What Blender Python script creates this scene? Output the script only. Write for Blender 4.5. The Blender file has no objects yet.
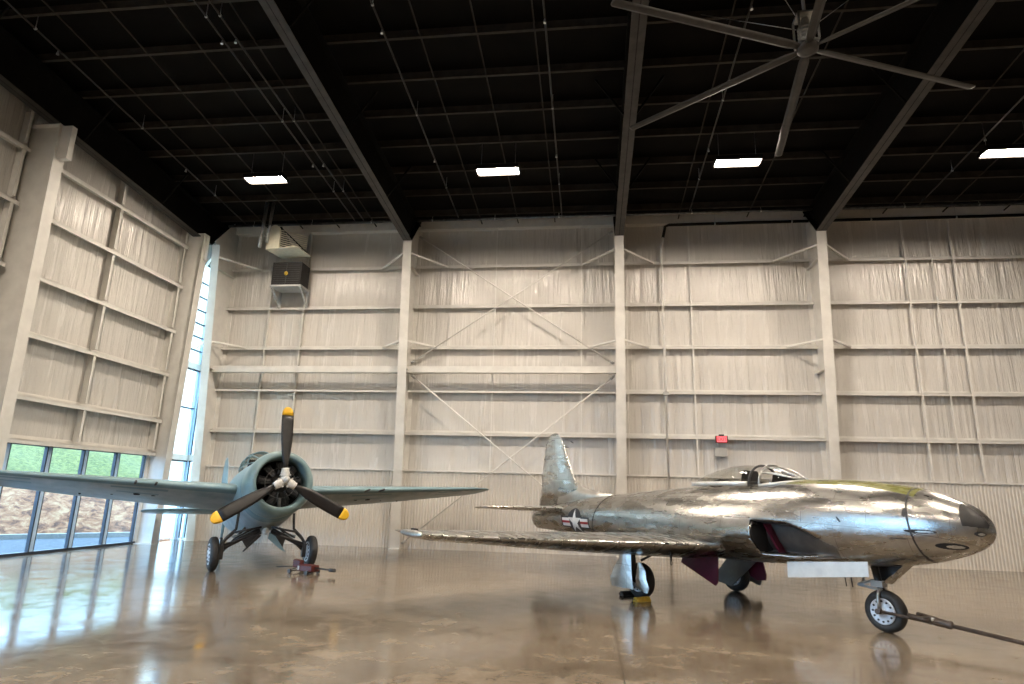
import bpy, bmesh, math, random
from mathutils import Vector, Matrix
random.seed(4)
S = bpy.context.scene
COL = bpy.data.collections.new('hangar'); S.collection.children.link(COL)
L = COL.objects.link
PI = math.pi

# ------------------------------------------------------------------ materials
MATS = {}
def principled(name, col, rough=.5, metal=0., **kw):
    m = bpy.data.materials.new(name); m.use_nodes = True
    b = m.node_tree.nodes['Principled BSDF']
    b.inputs['Base Color'].default_value = (*col, 1); b.inputs['Roughness'].default_value = rough
    b.inputs['Metallic'].default_value = metal
    for k, v in kw.items(): b.inputs[k].default_value = v
    MATS[name] = m
    return m
class NT:
    def __init__(s, m): s.t = m.node_tree; s.n = s.t.nodes; s.l = s.t.links; s.b = s.n.get('Principled BSDF')
    def add(s, ty, **kw):
        n = s.n.new(ty)
        for k, v in kw.items(): setattr(n, k, v)
        return n
    def link(s, a, b): s.l.new(a, b)
    def coord(s, scale=(1, 1, 1), out='Object', rot=(0, 0, 0)):
        tc = s.add('ShaderNodeTexCoord'); mp = s.add('ShaderNodeMapping')
        mp.inputs['Scale'].default_value = scale; mp.inputs['Rotation'].default_value = rot
        s.link(tc.outputs[out], mp.inputs['Vector']); return mp.outputs['Vector']
    def noise(s, vec, sc=5, det=4, rough=.55, dist=0):
        n = s.add('ShaderNodeTexNoise'); n.inputs['Scale'].default_value = sc; n.inputs['Detail'].default_value = det
        n.inputs['Roughness'].default_value = rough; n.inputs['Distortion'].default_value = dist
        s.link(vec, n.inputs['Vector']); return n.outputs['Fac']
    def ramp(s, fac, stops):
        r = s.add('ShaderNodeValToRGB'); e = r.color_ramp.elements
        while len(e) < len(stops): e.new(.5)
        for i, (p, c) in enumerate(stops):
            e[i].position = p; e[i].color = (*c, 1) if not isinstance(c, (int, float)) else (c, c, c, 1)
        s.link(fac, r.inputs['Fac']); return r.outputs['Color']
    def maprange(s, v, a, b, c, d):
        n = s.add('ShaderNodeMapRange')
        for i, x in enumerate((a, b, c, d)): n.inputs[i + 1].default_value = x
        s.link(v, n.inputs[0]); return n.outputs[0]
    def math(s, op, a, b=None):
        n = s.add('ShaderNodeMath', operation=op)
        for i, x in enumerate((a, b)):
            if x is None: continue
            if isinstance(x, (int, float)): n.inputs[i].default_value = x
            else: s.link(x, n.inputs[i])
        return n.outputs[0]
    def mix(s, fac, a, b, ty='MIX'):
        n = s.add('ShaderNodeMix', data_type='RGBA', blend_type=ty)
        for sock, x in ((n.inputs[0], fac), (n.inputs[6], a), (n.inputs[7], b)):
            if isinstance(x, (int, float)): sock.default_value = x
            elif isinstance(x, tuple): sock.default_value = (*x, 1)
            else: s.link(x, sock)
        return n.outputs[2]
    def bump(s, h, st=.3, d=.02):
        n = s.add('ShaderNodeBump'); n.inputs['Strength'].default_value = st; n.inputs['Distance'].default_value = d
        s.link(h, n.inputs['Height']); s.link(n.outputs['Normal'], s.b.inputs['Normal']); return n

def mottled(name, c1, c2, rough=.5, metal=0., scale=6, r2=None, **kw):
    m = principled(name, c1, rough, metal, **kw); t = NT(m)
    f = t.noise(t.coord(), scale, 5)
    t.link(t.ramp(f, [(.35, c1), (.65, c2)]), t.b.inputs['Base Color'])
    if r2 is not None: t.link(t.maprange(f, .3, .7, rough, r2), t.b.inputs['Roughness'])
    return m

mottled('white_steel', (.68, .66, .62), (.60, .58, .545), .5, scale=3)
mottled('grey_steel', (.42, .42, .41), (.34, .34, .33), .45, scale=3)
mottled('black_steel', (.006, .0055, .005), (.010, .009, .008), .55, scale=3, **{'Specular IOR Level': .06})
mottled('rafter_steel', (.040, .037, .034), (.060, .055, .05), .5, scale=4, **{'Specular IOR Level': .25})
mottled('purlin_steel', (.034, .029, .025), (.052, .045, .038), .5, scale=4, **{'Specular IOR Level': .06})
mottled('black_deck', (.0032, .0028, .0025), (.006, .005, .0042), .7, scale=1.2, **{'Specular IOR Level': .06})
mottled('dark_galvanised', (.10, .10, .10), (.2, .2, .2), .35, .8, scale=9)
mottled('rubber', (.014, .014, .015), (.03, .029, .028), .6, scale=20)
mottled('gear_black', (.018, .018, .02), (.04, .04, .042), .4, scale=12)
mottled('bare_metal', (.62, .62, .60), (.40, .40, .39), .3, .9, scale=14)
mottled('hub_white', (.70, .72, .76), (.52, .54, .58), .4, .3, scale=20)
mottled('crimson', (.10, .003, .02), (.06, .002, .012), .38, scale=8)
mottled('jack_red', (.11, .018, .014), (.06, .012, .01), .45, scale=20)
mottled('chock_yellow', (.55, .36, .03), (.40, .26, .03), .5, scale=20)
mottled('prop_black', (.007, .007, .008), (.014, .012, .012), .42, scale=8)
mottled('tip_yellow', (.85, .50, .02), (.75, .42, .02), .4, scale=9)
mottled('dirty_white', (.70, .70, .68), (.48, .48, .46), .5, scale=14)
mottled('cream_paint', (.74, .70, .56), (.66, .62, .5), .45, scale=8)
mottled('blue_grey_paint', (.15, .25, .295), (.20, .31, .35), .34, scale=2.2, r2=.45)
mottled('belly_grey_paint', (.22, .30, .34), (.44, .50, .53), .34, scale=2.2, r2=.5)
mottled('cowl_paint', (.14, .23, .255), (.20, .29, .30), .33, scale=4)
mottled('frame_aluminium', (.50, .68, .90), (.44, .62, .84), .4, .0, scale=6)
mottled('gasket', (.02, .03, .045), (.03, .04, .06), .5)
mottled('concrete_kerb', (.28, .26, .23), (.22, .21, .19), .8, scale=12)
mottled('asphalt', (.045, .05, .06), (.065, .07, .08), .85, scale=5)
mottled('tow_brown', (.055, .04, .032), (.10, .075, .06), .45, .3, scale=14)
mottled('insignia_blue', (.012, .014, .022), (.02, .022, .03), .4)
mottled('insignia_white', (.78, .78, .76), (.66, .66, .65), .45, scale=8)
mottled('insignia_red', (.35, .02, .03), (.28, .02, .03), .45)
mottled('seat_black', (.012, .011, .01), (.02, .018, .018), .7)
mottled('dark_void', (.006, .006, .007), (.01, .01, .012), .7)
mottled('door_white', (.72, .72, .70), (.60, .60, .59), .35, .25, scale=5)
mottled('recess_grey', (.13, .125, .12), (.18, .17, .16), .32, .6, scale=5)
mottled('dim_panel', (.17, .165, .16), (.14, .135, .13), .6, scale=1)
mottled('olive', (.12, .13, .02), (.16, .16, .035), .5)

def emis(name, col, st):
    m = principled(name, col, .5); b = m.node_tree.nodes['Principled BSDF']
    b.inputs['Emission Color'].default_value = (*col, 1); b.inputs['Emission Strength'].default_value = st
    return m
emis('lamp_lens', (1., .86, .70), 430)
emis('exit_red', (1., .10, .12), 1.6)

# aluminium aeroplane skin: panels, seams and rivet rows
def skin(name, br=1.0, panel=(.9, .38), olive=False, rough=(.16, .36)):
    m = principled(name, (.6, .6, .6), .3, 1.); t = NT(m)
    tc = t.add('ShaderNodeTexCoord'); sp = t.add('ShaderNodeSeparateXYZ'); t.link(tc.outputs['Object'], sp.inputs[0])
    cb = t.add('ShaderNodeCombineXYZ'); t.link(sp.outputs[0], cb.inputs[0])
    zz = t.math('ADD', sp.outputs[2], t.math('MULTIPLY', sp.outputs[1], .35)); t.link(zz, cb.inputs[1])
    br_ = t.add('ShaderNodeTexBrick'); t.link(cb.outputs[0], br_.inputs['Vector'])
    br_.inputs['Scale'].default_value = 1; br_.inputs['Brick Width'].default_value = panel[0]; br_.inputs['Row Height'].default_value = panel[1]
    br_.inputs['Mortar Size'].default_value = .0045; br_.inputs['Mortar Smooth'].default_value = .6
    br_.inputs['Color1'].default_value = (.50 * br, .49 * br, .47 * br, 1); br_.inputs['Color2'].default_value = (.66 * br, .655 * br, .64 * br, 1)
    br_.inputs['Mortar'].default_value = (.22, .21, .20, 1)
    v = t.coord((1.2, 2.2, 2.2)); n1 = t.noise(v, 3.5, 6, .62, .4); n2 = t.noise(t.coord((.7, 2.4, 2.4)), 3.2, 4, .5)
    col = t.mix(t.maprange(n1, .35, .7, 0, .55), br_.outputs['Color'], (.30 * br, .29 * br, .275 * br))
    if olive:
        yy = t.math('ABSOLUTE', sp.outputs[1])
        m1 = t.math('LESS_THAN', yy, .30); m2 = t.math('GREATER_THAN', sp.outputs[0], 2.25); m3 = t.math('LESS_THAN', sp.outputs[0], 4.1)
        m4 = t.math('GREATER_THAN', sp.outputs[2], 1.5)
        mk = t.math('MULTIPLY', t.math('MULTIPLY', m1, m2), t.math('MULTIPLY', m3, m4))
        col = t.mix(mk, col, (.15, .15, .045))
        t.link(t.math('SUBTRACT', 1., mk), t.b.inputs['Metallic'])
    t.link(col, t.b.inputs['Base Color'])
    t.link(t.maprange(n2, .3, .72, rough[0], rough[1]), t.b.inputs['Roughness'])
    h = t.math('ADD', t.math('MULTIPLY', br_.outputs['Fac'], -1.2), t.math('MULTIPLY', n2, .8))
    t.bump(h, .10, .004)
    return m
skin('jet_skin', .84, olive=True, rough=(.20, .36)); skin('jet_wing_skin', .82, (.7, .6)); skin('jet_tail_skin', 1.15, (.4, .5), rough=(.2, .42)); skin('jet_door_skin', 1.25, (3, 3), rough=(.3, .45))

# vinyl-faced wall insulation, gathered into vertical folds
def vinyl(name, horiz, c1, c2, bump, rough):
    m = principled(name, c1, rough); t = NT(m)
    sc = (3.2, .2, .22) if horiz == 'x' else (.2, 3.2, .22)
    n = t.noise(t.coord(sc), 1.15, 6, .62, .3)
    n2 = t.noise(t.coord((.5, .5, .5)), 1.3, 3)
    n3 = t.noise(t.coord((9, 9, .5)), 1.6, 3)
    t.link(t.ramp(n2, [(.3, c1), (.7, c2)]), t.b.inputs['Base Color'])
    t.link(t.maprange(n, .3, .7, rough - .06, rough + .12), t.b.inputs['Roughness'])
    t.bump(t.math('ADD', n, t.math('MULTIPLY', n3, .12)), bump, .22); t.b.inputs['Specular IOR Level'].default_value = .9
    return m
vinyl('vinyl_back', 'x', (.62, .59, .55), (.56, .535, .50), .55, .20)
vinyl('vinyl_left', 'y', (.58, .56, .525), (.52, .50, .47), .55, .20)
mottled('liner_panel', (.64, .61, .565), (.59, .56, .52), .42, scale=1)

# polished concrete
def floor_mat():
    m = principled('polished_concrete', (.2, .16, .12), .15); t = NT(m)
    a = t.noise(t.coord((1, 1, 1)), .35, 8, .6, .7); b = t.noise(t.coord((1, 1, 1)), 2.6, 8, .68, .5); c = t.noise(t.coord((1, 1, 1)), 28, 4)
    base = t.ramp(t.math('ADD', t.math('MULTIPLY', a, .6), t.math('MULTIPLY', b, .4)),
                  [(.36, (.095, .072, .050)), (.5, (.175, .14, .102)), (.64, (.29, .24, .18))])
    base = t.mix(t.maprange(c, .35, .7, 0, .22), base, (.09, .07, .05))
    tc = t.add('ShaderNodeTexCoord'); sp = t.add('ShaderNodeSeparateXYZ'); t.link(tc.outputs['Object'], sp.inputs[0])
    def joint(o, per, off):
        f = t.math('FRACT', t.math('DIVIDE', t.math('ADD', o, off), per))
        return t.math('LESS_THAN', f, .016 / per)
    j = t.math('MAXIMUM', joint(sp.outputs[0], 4.4, 100.9), joint(sp.outputs[1], 4.6, 101.2))
    base = t.mix(t.math('MULTIPLY', j, .7), base, (.05, .04, .03))
    t.link(base, t.b.inputs['Base Color'])
    t.link(t.maprange(b, .3, .7, .07, .20), t.b.inputs['Roughness'])
    t.b.inputs['Specular IOR Level'].default_value = .75
    t.bump(t.math('ADD', t.noise(t.coord(), 1.1, 3), t.math('MULTIPLY', b, .15)), .06, .03)
    return m
floor_mat()

def glass(name, tint, refl=.9, rough=0.02):
    m = bpy.data.materials.new(name); m.use_nodes = True; t = m.node_tree; t.nodes.clear()
    o = t.nodes.new('ShaderNodeOutputMaterial'); mx = t.nodes.new('ShaderNodeMixShader'); tr = t.nodes.new('ShaderNodeBsdfTransparent'); gl = t.nodes.new('ShaderNodeBsdfGlossy')
    fr = t.nodes.new('ShaderNodeFresnel'); fr.inputs[0].default_value = 1.45
    tr.inputs[0].default_value = (*tint, 1); gl.inputs['Roughness'].default_value = rough; gl.inputs[0].default_value = (refl, refl, refl, 1)
    ge = t.nodes.new('ShaderNodeNewGeometry'); sb = t.nodes.new('ShaderNodeMath'); sb.operation = 'SUBTRACT'; sb.inputs[0].default_value = 1; mu = t.nodes.new('ShaderNodeMath'); mu.operation = 'MULTIPLY'
    t.links.new(ge.outputs['Backfacing'], sb.inputs[1]); t.links.new(sb.outputs[0], mu.inputs[0]); t.links.new(fr.outputs[0], mu.inputs[1]); t.links.new(mu.outputs[0], mx.inputs[0]); t.links.new(tr.outputs[0], mx.inputs[1]); t.links.new(gl.outputs[0], mx.inputs[2]); t.links.new(mx.outputs[0], o.inputs[0])
    MATS[name] = m
glass('window_glass', (.70, .84, .96)); glass('canopy_glass', (.80, .80, .78))
def frosted():
    m = bpy.data.materials.new('frosted_glass'); m.use_nodes = True; t = m.node_tree; t.nodes.clear()
    o = t.nodes.new('ShaderNodeOutputMaterial'); mx = t.nodes.new('ShaderNodeMixShader'); tr = t.nodes.new('ShaderNodeBsdfTranslucent'); gl = t.nodes.new('ShaderNodeBsdfGlossy')
    mx.inputs[0].default_value = .08; tr.inputs[0].default_value = (.86, .97, 1, 1); gl.inputs['Roughness'].default_value = .1
    t.links.new(tr.outputs[0], mx.inputs[1]); t.links.new(gl.outputs[0], mx.inputs[2]); t.links.new(mx.outputs[0], o.inputs[0]); MATS['frosted_glass'] = m
frosted()
def bank_mat():
    m = principled('bank_soil', (.4, .3, .25), .9); t = NT(m)
    n = t.noise(t.coord((1.6, 1.6, 3), rot=(0, 0, .7)), 1.6, 8, .72, .8); n2 = t.noise(t.coord(), 9, 5, .7)
    soil = t.ramp(n, [(.38, (.085, .030, .012)), (.5, (.26, .105, .045)), (.6, (.36, .20, .10))])
    grass = t.ramp(n2, [(.35, (.050, .060, .010)), (.65, (.19, .18, .045))])
    tc = t.add('ShaderNodeTexCoord'); sp = t.add('ShaderNodeSeparateXYZ'); t.link(tc.outputs['Object'], sp.inputs[0])
    big = t.noise(t.coord(), .55, 4, .6)
    hz = t.math('ADD', sp.outputs[2], t.math('MULTIPLY', t.math('SUBTRACT', big, .5), 2.6))
    k = t.maprange(hz, 1.55, 1.85, 0, 1)
    t.link(t.mix(k, soil, grass), t.b.inputs['Base Color']); t.bump(n2, .6, .1)
bank_mat()

# ------------------------------------------------------------------ mesh helpers
def B(): return bmesh.new()
def box(bm, x0, x1, y0, y1, z0, z1, M=None, mi=0):
    vs = [bm.verts.new(Vector(p) if M is None else M @ Vector(p)) for p in
          ((x0, y0, z0), (x1, y0, z0), (x1, y1, z0), (x0, y1, z0), (x0, y0, z1), (x1, y0, z1), (x1, y1, z1), (x0, y1, z1))]
    for f in ((3, 2, 1, 0), (4, 5, 6, 7), (0, 1, 5, 4), (1, 2, 6, 5), (2, 3, 7, 6), (3, 0, 4, 7)):
        bm.faces.new([vs[i] for i in f]).material_index = mi
    return bm
def bar(bm, a, b, w, h, up=(0, 0, 1)):
    a = Vector(a); b = Vector(b); d = (b - a); ln = d.length; d.normalize()
    s = d.cross(Vector(up))
    if s.length < 1e-4: s = d.cross(Vector((1, 0, 0)))
    s.normalize(); u = s.cross(d)
    M = Matrix(((d.x, s.x, u.x, a.x), (d.y, s.y, u.y, a.y), (d.z, s.z, u.z, a.z), (0, 0, 0, 1)))
    return box(bm, 0, ln, -w / 2, w / 2, -h / 2, h / 2, M)
def ring_pts(c, d, r, n, ph=0, r2=None):
    d = Vector(d).normalized(); s = d.cross(Vector((0, 0, 1)))
    if s.length < 1e-3: s = Vector((1, 0, 0))
    s.normalize(); u = s.cross(d)
    return [Vector(c) + s * (r * math.cos(ph + 2 * PI * i / n)) + u * ((r2 or r) * math.sin(ph + 2 * PI * i / n)) for i in range(n)]
def loft(bm, rings, cap0=True, cap1=True, closed=True, mi=0, smooth=True):
    R = [[bm.verts.new(p) for p in r] for r in rings]; n = len(R[0])
    for a, b in zip(R[:-1], R[1:]):
        for i in range(n if closed else n - 1):
            j = (i + 1) % n
            f = bm.faces.new((a[i], a[j], b[j], b[i])); f.smooth = smooth; f.material_index = mi
    if cap0: bm.faces.new(R[0][::-1]).material_index = mi
    if cap1: bm.faces.new(R[-1]).material_index = mi
    return R
def tube(bm, pts, r, n=10):
    pts = [Vector(p) for p in pts]; rings = []
    rr = r if isinstance(r, (list, tuple)) else [r] * len(pts)
    # parallel transport
    d0 = (pts[1] - pts[0]).normalized(); s = d0.cross(Vector((0, 0, 1)))
    if s.length < 1e-3: s = Vector((1, 0, 0))
    s.normalize()
    for i, p in enumerate(pts):
        d = ((pts[min(i + 1, len(pts) - 1)] - pts[max(i - 1, 0)])).normalized()
        s = (s - d * s.dot(d)).normalized(); u = s.cross(d)
        rings.append([p + s * (rr[i] * math.cos(2 * PI * k / n)) + u * (rr[i] * math.sin(2 * PI * k / n)) for k in range(n)])
    loft(bm, rings); return bm
def revolve(bm, prof, c, d, n=32, cap0=True, cap1=True):   # prof: list of (t along d, radius)
    d = Vector(d).normalized(); loft(bm, [ring_pts(Vector(c) + d * t, d, max(r, .0005), n) for t, r in prof], cap0, cap1); return bm
def prism(bm, poly, axis, a, b, mi=0):   # extrude polygon along axis ('x','y','z')
    def P(p, k):
        return {'x': (k, p[0], p[1]), 'y': (p[0], k, p[1]), 'z': (p[0], p[1], k)}[axis]
    A = [bm.verts.new(P(p, a)) for p in poly]; Bv = [bm.verts.new(P(p, b)) for p in poly]; n = len(poly)
    bm.faces.new(A).material_index = mi; bm.faces.new(Bv[::-1]).material_index = mi
    for i in range(n):
        j = (i + 1) % n; bm.faces.new((A[j], A[i], Bv[i], Bv[j])).material_index = mi
    return bm
def sheet(bm, pts, nrm, t):       # planar polygon given in 3D, thickened
    nrm = Vector(nrm).normalized() * t; A = [bm.verts.new(Vector(p)) for p in pts]; Bv = [bm.verts.new(Vector(p) + nrm) for p in pts]; n = len(A)
    bm.faces.new(A); bm.faces.new(Bv[::-1])
    for i in range(n):
        j = (i + 1) % n; bm.faces.new((A[j], A[i], Bv[i], Bv[j]))
    return bm
def obj(name, bm, mat, parent=None, bevel=0, recalc=True, auto=False):
    if recalc: bmesh.ops.recalc_face_normals(bm, faces=bm.faces)
    me = bpy.data.meshes.new(name); bm.to_mesh(me); bm.free()
    for mm in (mat if isinstance(mat, (list, tuple)) else [mat]): me.materials.append(MATS[mm])
    o = bpy.data.objects.new(name, me); L(o)
    if parent is not None: o.parent = parent
    if bevel:
        md = o.modifiers.new('bevel', 'BEVEL'); md.width = bevel; md.segments = 2; md.limit_method = 'ANGLE'
    return o
def tag(o, label, cat=None, group=None, kind=None):
    if label: o['label'] = label
    if cat: o['category'] = cat
    if group: o['group'] = group
    if kind: o['kind'] = kind
    return o
def thing(name, label, cat, loc=(0, 0, 0), rz=0, group=None, kind=None):
    o = bpy.data.objects.new(name, None); L(o); o.location = loc; o.rotation_euler = (0, 0, rz); o.empty_display_size = .2
    return tag(o, label, cat, group, kind)
def struct(name, bm, mat, parent=None, label=None, **kw):
    o = obj(name, bm, mat, parent, **kw)
    if parent is None: o['kind'] = 'structure'
    if label: o['label'] = label
    return o
def dup(root, loc, rz=0, label=None):
    r = root.copy(); L(r); r.location = loc; r.rotation_euler = (0, 0, rz)
    if label: r['label'] = label
    for ch in [o for o in COL.objects if o.parent == root]:
        c = ch.copy(); L(c); c.parent = r
        for g in [o for o in COL.objects if o.parent == ch]:
            d = g.copy(); L(d); d.parent = c
    return r

# ------------------------------------------------------------------ building shell
XL, XR, YB, YF = -12.85, 16.5, 19.2, -9.0
RIDGE = 5.0
def zr(y): return 10.45 + .083 * (YB - max(y, RIDGE)) - (.083 * (RIDGE - y) if y < RIDGE else 0)
struct('floor', box(B(), XL - .3, XR + .3, YF - .3, YB + .3, -.3, 0), 'polished_concrete', label='polished brown concrete floor with mottled stains and glossy reflections')

bm = box(B(), -12.17, XR + .2, YB, YB + .15, 0, 10.5); box(bm, XL - .2, -12.84, YB, YB + .15, 0, 10.5); box(bm, -12.84, -12.17, YB, YB + .15, 8.95, 10.5)
wb = struct('wall_back', bm, 'vinyl_back', label='back wall of vinyl-faced insulation between horizontal steel girts')
# left wall with openings: low ribbon window to z 2.45, tall corner window y 17.66..18.96
bm = B()
for (y0, y1, z0, z1) in ((4.6, 17.56, 2.5, 11.8), (17.56, YB, 8.95, 11.8), (17.32, 17.56, 0, 2.5), (17.56, YB, -.1, .0), (YF, 4.6, 6.5, 11.8), (YF, -8.6, 0, 6.5), (.9, 1.3, 0, 6.5), (4.4, 4.6, 2.5, 6.5), (-8.6, 4.6, 3.1, 3.3)):
    box(bm, XL - .15, XL, y0, y1, z0, z1)
wl = struct('wall_left', bm, 'vinyl_left', label='left wall with insulated panels above a ribbon of windows')
struct('wall_right', box(B(), XR, XR + .15, YF, YB + .15, 0, 11.8), 'dim_panel')
bm = B()
for (x0, x1, z0, z1) in ((XL - .15, XR + .15, 0, 10.5),): box(bm, x0, x1, YF - .15, YF, z0, z1)
struct('wall_front', bm, 'dim_panel')
# liner panels: corrugated sheet to z 2.26 on the back wall
def corrug(bm, x0, x1, y, z0, z1, per=.088, d=.02):
    n = int((x1 - x0) / per); pts = []
    for i in range(n):
        a = x0 + i * per
        pts += [(a, y), (a + per * .35, y), (a + per * .5, y + d), (a + per * .85, y + d)]
    A = [bm.verts.new((p[0], p[1], z0)) for p in pts]; C_ = [bm.verts.new((p[0], p[1], z1)) for p in pts]
    for i in range(len(pts) - 1): bm.faces.new((A[i], A[i + 1], C_[i + 1], C_[i]))
    return bm
struct('liner_panel', corrug(B(), -12.1, XR, 19.06, 0, 2.24), 'liner_panel', wb, label='corrugated liner panel along the foot of the wall')
bm = B(); box(bm, -12.2, XR, 19.03, 19.2, 2.24, 2.29); struct('cap_trim', bm, 'white_steel', wb)
struct('eave_strut', box(B(), -12.2, XR, 18.98, 19.2, 10.12, 10.42), 'white_steel', wb)
CX_ = [-12.12, -5.68, .90, 6.70, 13.2]
GZ = [8.84, 7.48, 6.12, 4.74, 3.42]
def girt(bm, a, b, z, axis, depth=.19, lip=.08):
    t = .014
    if axis == 'x':
        box(bm, a, b, YB - depth, YB, z - t, z); box(bm, a, b, YB - depth, YB - depth + t, z - lip, z); box(bm, a, b, YB - t, YB, z, z + lip)
    else:
        box(bm, XL, XL + depth, a, b, z - t, z); box(bm, XL + depth - t, XL + depth, a, b, z - lip, z); box(bm, XL, XL + t, a, b, z, z + lip)
    return bm
xs = CX_ + [XR]
for i in range(len(xs) - 1):
    for z in GZ: struct('girt', girt(B(), xs[i] + .02, xs[i + 1] - .02, z, 'x'), 'white_steel', wb)
# back wall sag rods / studs
for (x, z0, z1, w) in ((-2.98, 2.3, 10.1, .03), (3.10, 2.3, 10.1, .045), (9.39, 2.3, 10.1, .05), (10.13, 2.3, 10.1, .03), (10.72, 2.3, 10.1, .05), (1.15, 2.3, 10.1, .03), (-.25, 2.3, 10.1, .022)):
    struct('sag_rod', box(B(), x - w / 2, x + w / 2, 19.0, 19.0 + w, z0, z1), 'white_steel', wb)
for (x, z0, z1) in ((-10.62, 2.3, 8.84), (-9.42, 2.3, 10.1)):
    bm = B(); box(bm, x - .012, x + .012, 19.0, 19.2, z0, z1); box(bm, x - .012, x + .055, 19.0, 19.015, z0, z1)
    struct('wall_stud', bm, 'white_steel', wb)
# left wall girts and studs
GL = [9.0, 7.70, 6.26, 4.92, 3.52]
LB = [(.2, 5.7), (5.85, 11.5), (11.65, 17.35)]
for (a, b) in LB:
    for z in GL: struct('girt', girt(B(), a, b, z, 'y', .25, .10), 'white_steel', wl)
    struct('window_head', girt(B(), a, b, 2.56, 'y', .22, .1), 'white_steel', wl)
    for y in ((a + b) / 2 - .02, b - .1):
        zz = [2.56] + GL[::-1] + [9.9]
        for k in range(len(zz) - 1):
            bm = B(); box(bm, XL, XL + .235, y - .012, y + .012, zz[k] + .07, zz[k + 1] - .015); box(bm, XL + .221, XL + .235, y - .09, y + .012, zz[k] + .07, zz[k + 1] - .015)
            struct('wall_stud', bm, 'white_steel', wl)
# ceiling
bm = B()
prism(bm, [(YB + .15, zr(YB + .15)), (RIDGE, zr(RIDGE)), (YF - .15, zr(YF - .15)), (YF - .15, zr(YF) + .2), (RIDGE, zr(RIDGE) + .2), (YB + .15, zr(YB) + .2)], 'x', XL - .15, XR + .15)
ce = struct('ceiling', bm, 'black_deck', label='black painted roof deck with steel purlins')
y = 18.35
while y > 5.2:
    bm = B(); z = zr(y); box(bm, XL, XR, y - .01, y + .01, z - .22, z - .01); box(bm, XL, XR, y - .06, y + .01, z - .23, z - .22)
    struct('purlin', bm, 'purlin_steel', ce)
    y -= 1.22
for x in (-10.9, -9.7, -8.4, -7.1, -3.5, -2.3, -1.1, 2.8, 4.9, 8.9, 10.6, 12.3):
    bm = B(); bar(bm, (x, 19.1, zr(19.1) - .2), (x, 5.2, zr(5.2) - .2), .028, .028); struct('bridging_rod', bm, 'purlin_steel', ce)

# steel frames: columns tapering outward to a knee, and rafters
KY, KZ = 18.0, 9.32
def column(x, label, braces=True):
    r = thing('steel_column', label, 'column', (x, YB, 0))
    def P(y, z): return (y - YB, z)
    yb, yk = 18.80, KY
    bm = B(); prism(bm, [P(YB - .02, 0), P(YB - .02, 10.34), P(18.95, 10.34), P(KY, KZ), P(yb, 0)], 'x', -.008, .008); obj('web', bm, 'white_steel', r)
    bm = B(); prism(bm, [P(yb, 0), P(yb - .016, 0), P(yk - .016, KZ), P(yk, KZ)], 'x', -.135, .135); obj('inner_flange', bm, 'white_steel', r)
    bm = B(); box(bm, -.13, .13, -.03, -.002, 0, 10.34); obj('outer_flange', bm, 'white_steel', r)
    bm = B(); bar(bm, (0, KY - YB, KZ), (0, 18.95 - YB, 10.35), .27, .02, (1, 0, 0)); 
    box(bm, -.16, .16, yb - YB - .05, -.01, 0, .02); obj('end_plate', bm, 'white_steel', r)
    for zs in (8.55, 5.3):
        f = (zs / KZ); yf = yb + (yk - yb) * f
        
        for s in (-1, 1): bm = B(); box(bm, min(s * .008, s * .12), max(s * .008, s * .12), yf - YB, -.03, zs, zs + .014); obj('stiffener', bm, 'white_steel', r)
    if braces:
        for (za, zb) in ((8.92, 8.80), (6.15, 6.10)):
            for s in (-1, 1):
                f = za / KZ; yf = yb + (yk - yb) * f
                bm = B(); bar(bm, (s * .1, yf - YB + .02, za), (s * (1.1 if za > 7 else .9), -.17, zb), .055, .055); obj('flange_brace', bm, 'white_steel', r)
    return r
column(-12.12, 'white steel column standing in the far left corner beside the tall glazing')
column(-5.68, 'white steel wall column behind the propeller plane, left end of the cross-braced bay')
column(.90, 'white steel wall column rising behind the jet tail, right end of cross-braced bay')
column(6.70, 'white steel wall column rising behind the jet cockpit, rightmost column in view')

def rafter(x, label, y0=19.0, end=False):
    r = thing('roof_rafter', label, 'beam', (x, YB, KZ))
    def bz(y): return KZ + .079 * (KY - y)
    y1 = RIDGE
    bm = B()
    prism(bm, [(18.95 - YB, 10.34 - KZ), (KY - YB, 0), (y1 - YB, bz(y1) - KZ), (y1 - YB, zr(y1) - .24 - KZ), (18.95 - YB, zr(18.95) - .24 - KZ + .1)], 'x', -.01, .01); obj('web', bm, 'black_steel', r)
    bm = B(); prism(bm, [(KY - YB, 0), (y1 - YB, bz(y1) - KZ), (y1 - YB, bz(y1) - KZ + .02), (KY - YB, .02)], 'x', -.14, .14); obj('bottom_flange', bm, 'rafter_steel', r)
    bm = B(); prism(bm, [(18.95 - YB, zr(18.95) - .26 - KZ), (y1 - YB, zr(y1) - .26 - KZ), (y1 - YB, zr(y1) - .24 - KZ), (18.95 - YB, zr(18.95) - .24 - KZ)], 'x', -.13, .13); obj('top_flange', bm, 'black_steel', r)
    bm = B(); prism(bm, [(KY - YB, 0), (18.95 - YB, 10.36 - KZ), (18.93 - YB, 10.38 - KZ), (KY - .02 - YB, .02)], 'x', -.14, .14); obj('knee_plate', bm, 'black_steel', r)
    for y in (15.5, 12.5, 9.5):
        for s in (-1, 1):
            bm = B(); bar(bm, (s * .1, y - YB, bz(y) - KZ + .03), (s * .75, y - YB, zr(y) - KZ - .25), .04, .04); obj('fly_brace', bm, 'black_steel', r)
    return r
rafter(-12.42, 'black roof rafter running along the top of left wall')
rafter(-5.68, 'dark roof rafter slanting from upper left down to column behind the propeller plane')
rafter(.90, 'dark roof rafter above the jet tail, near-vertical in the picture')
rafter(6.70, 'dark roof rafter slanting down from the top right behind the ceiling fan')

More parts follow.
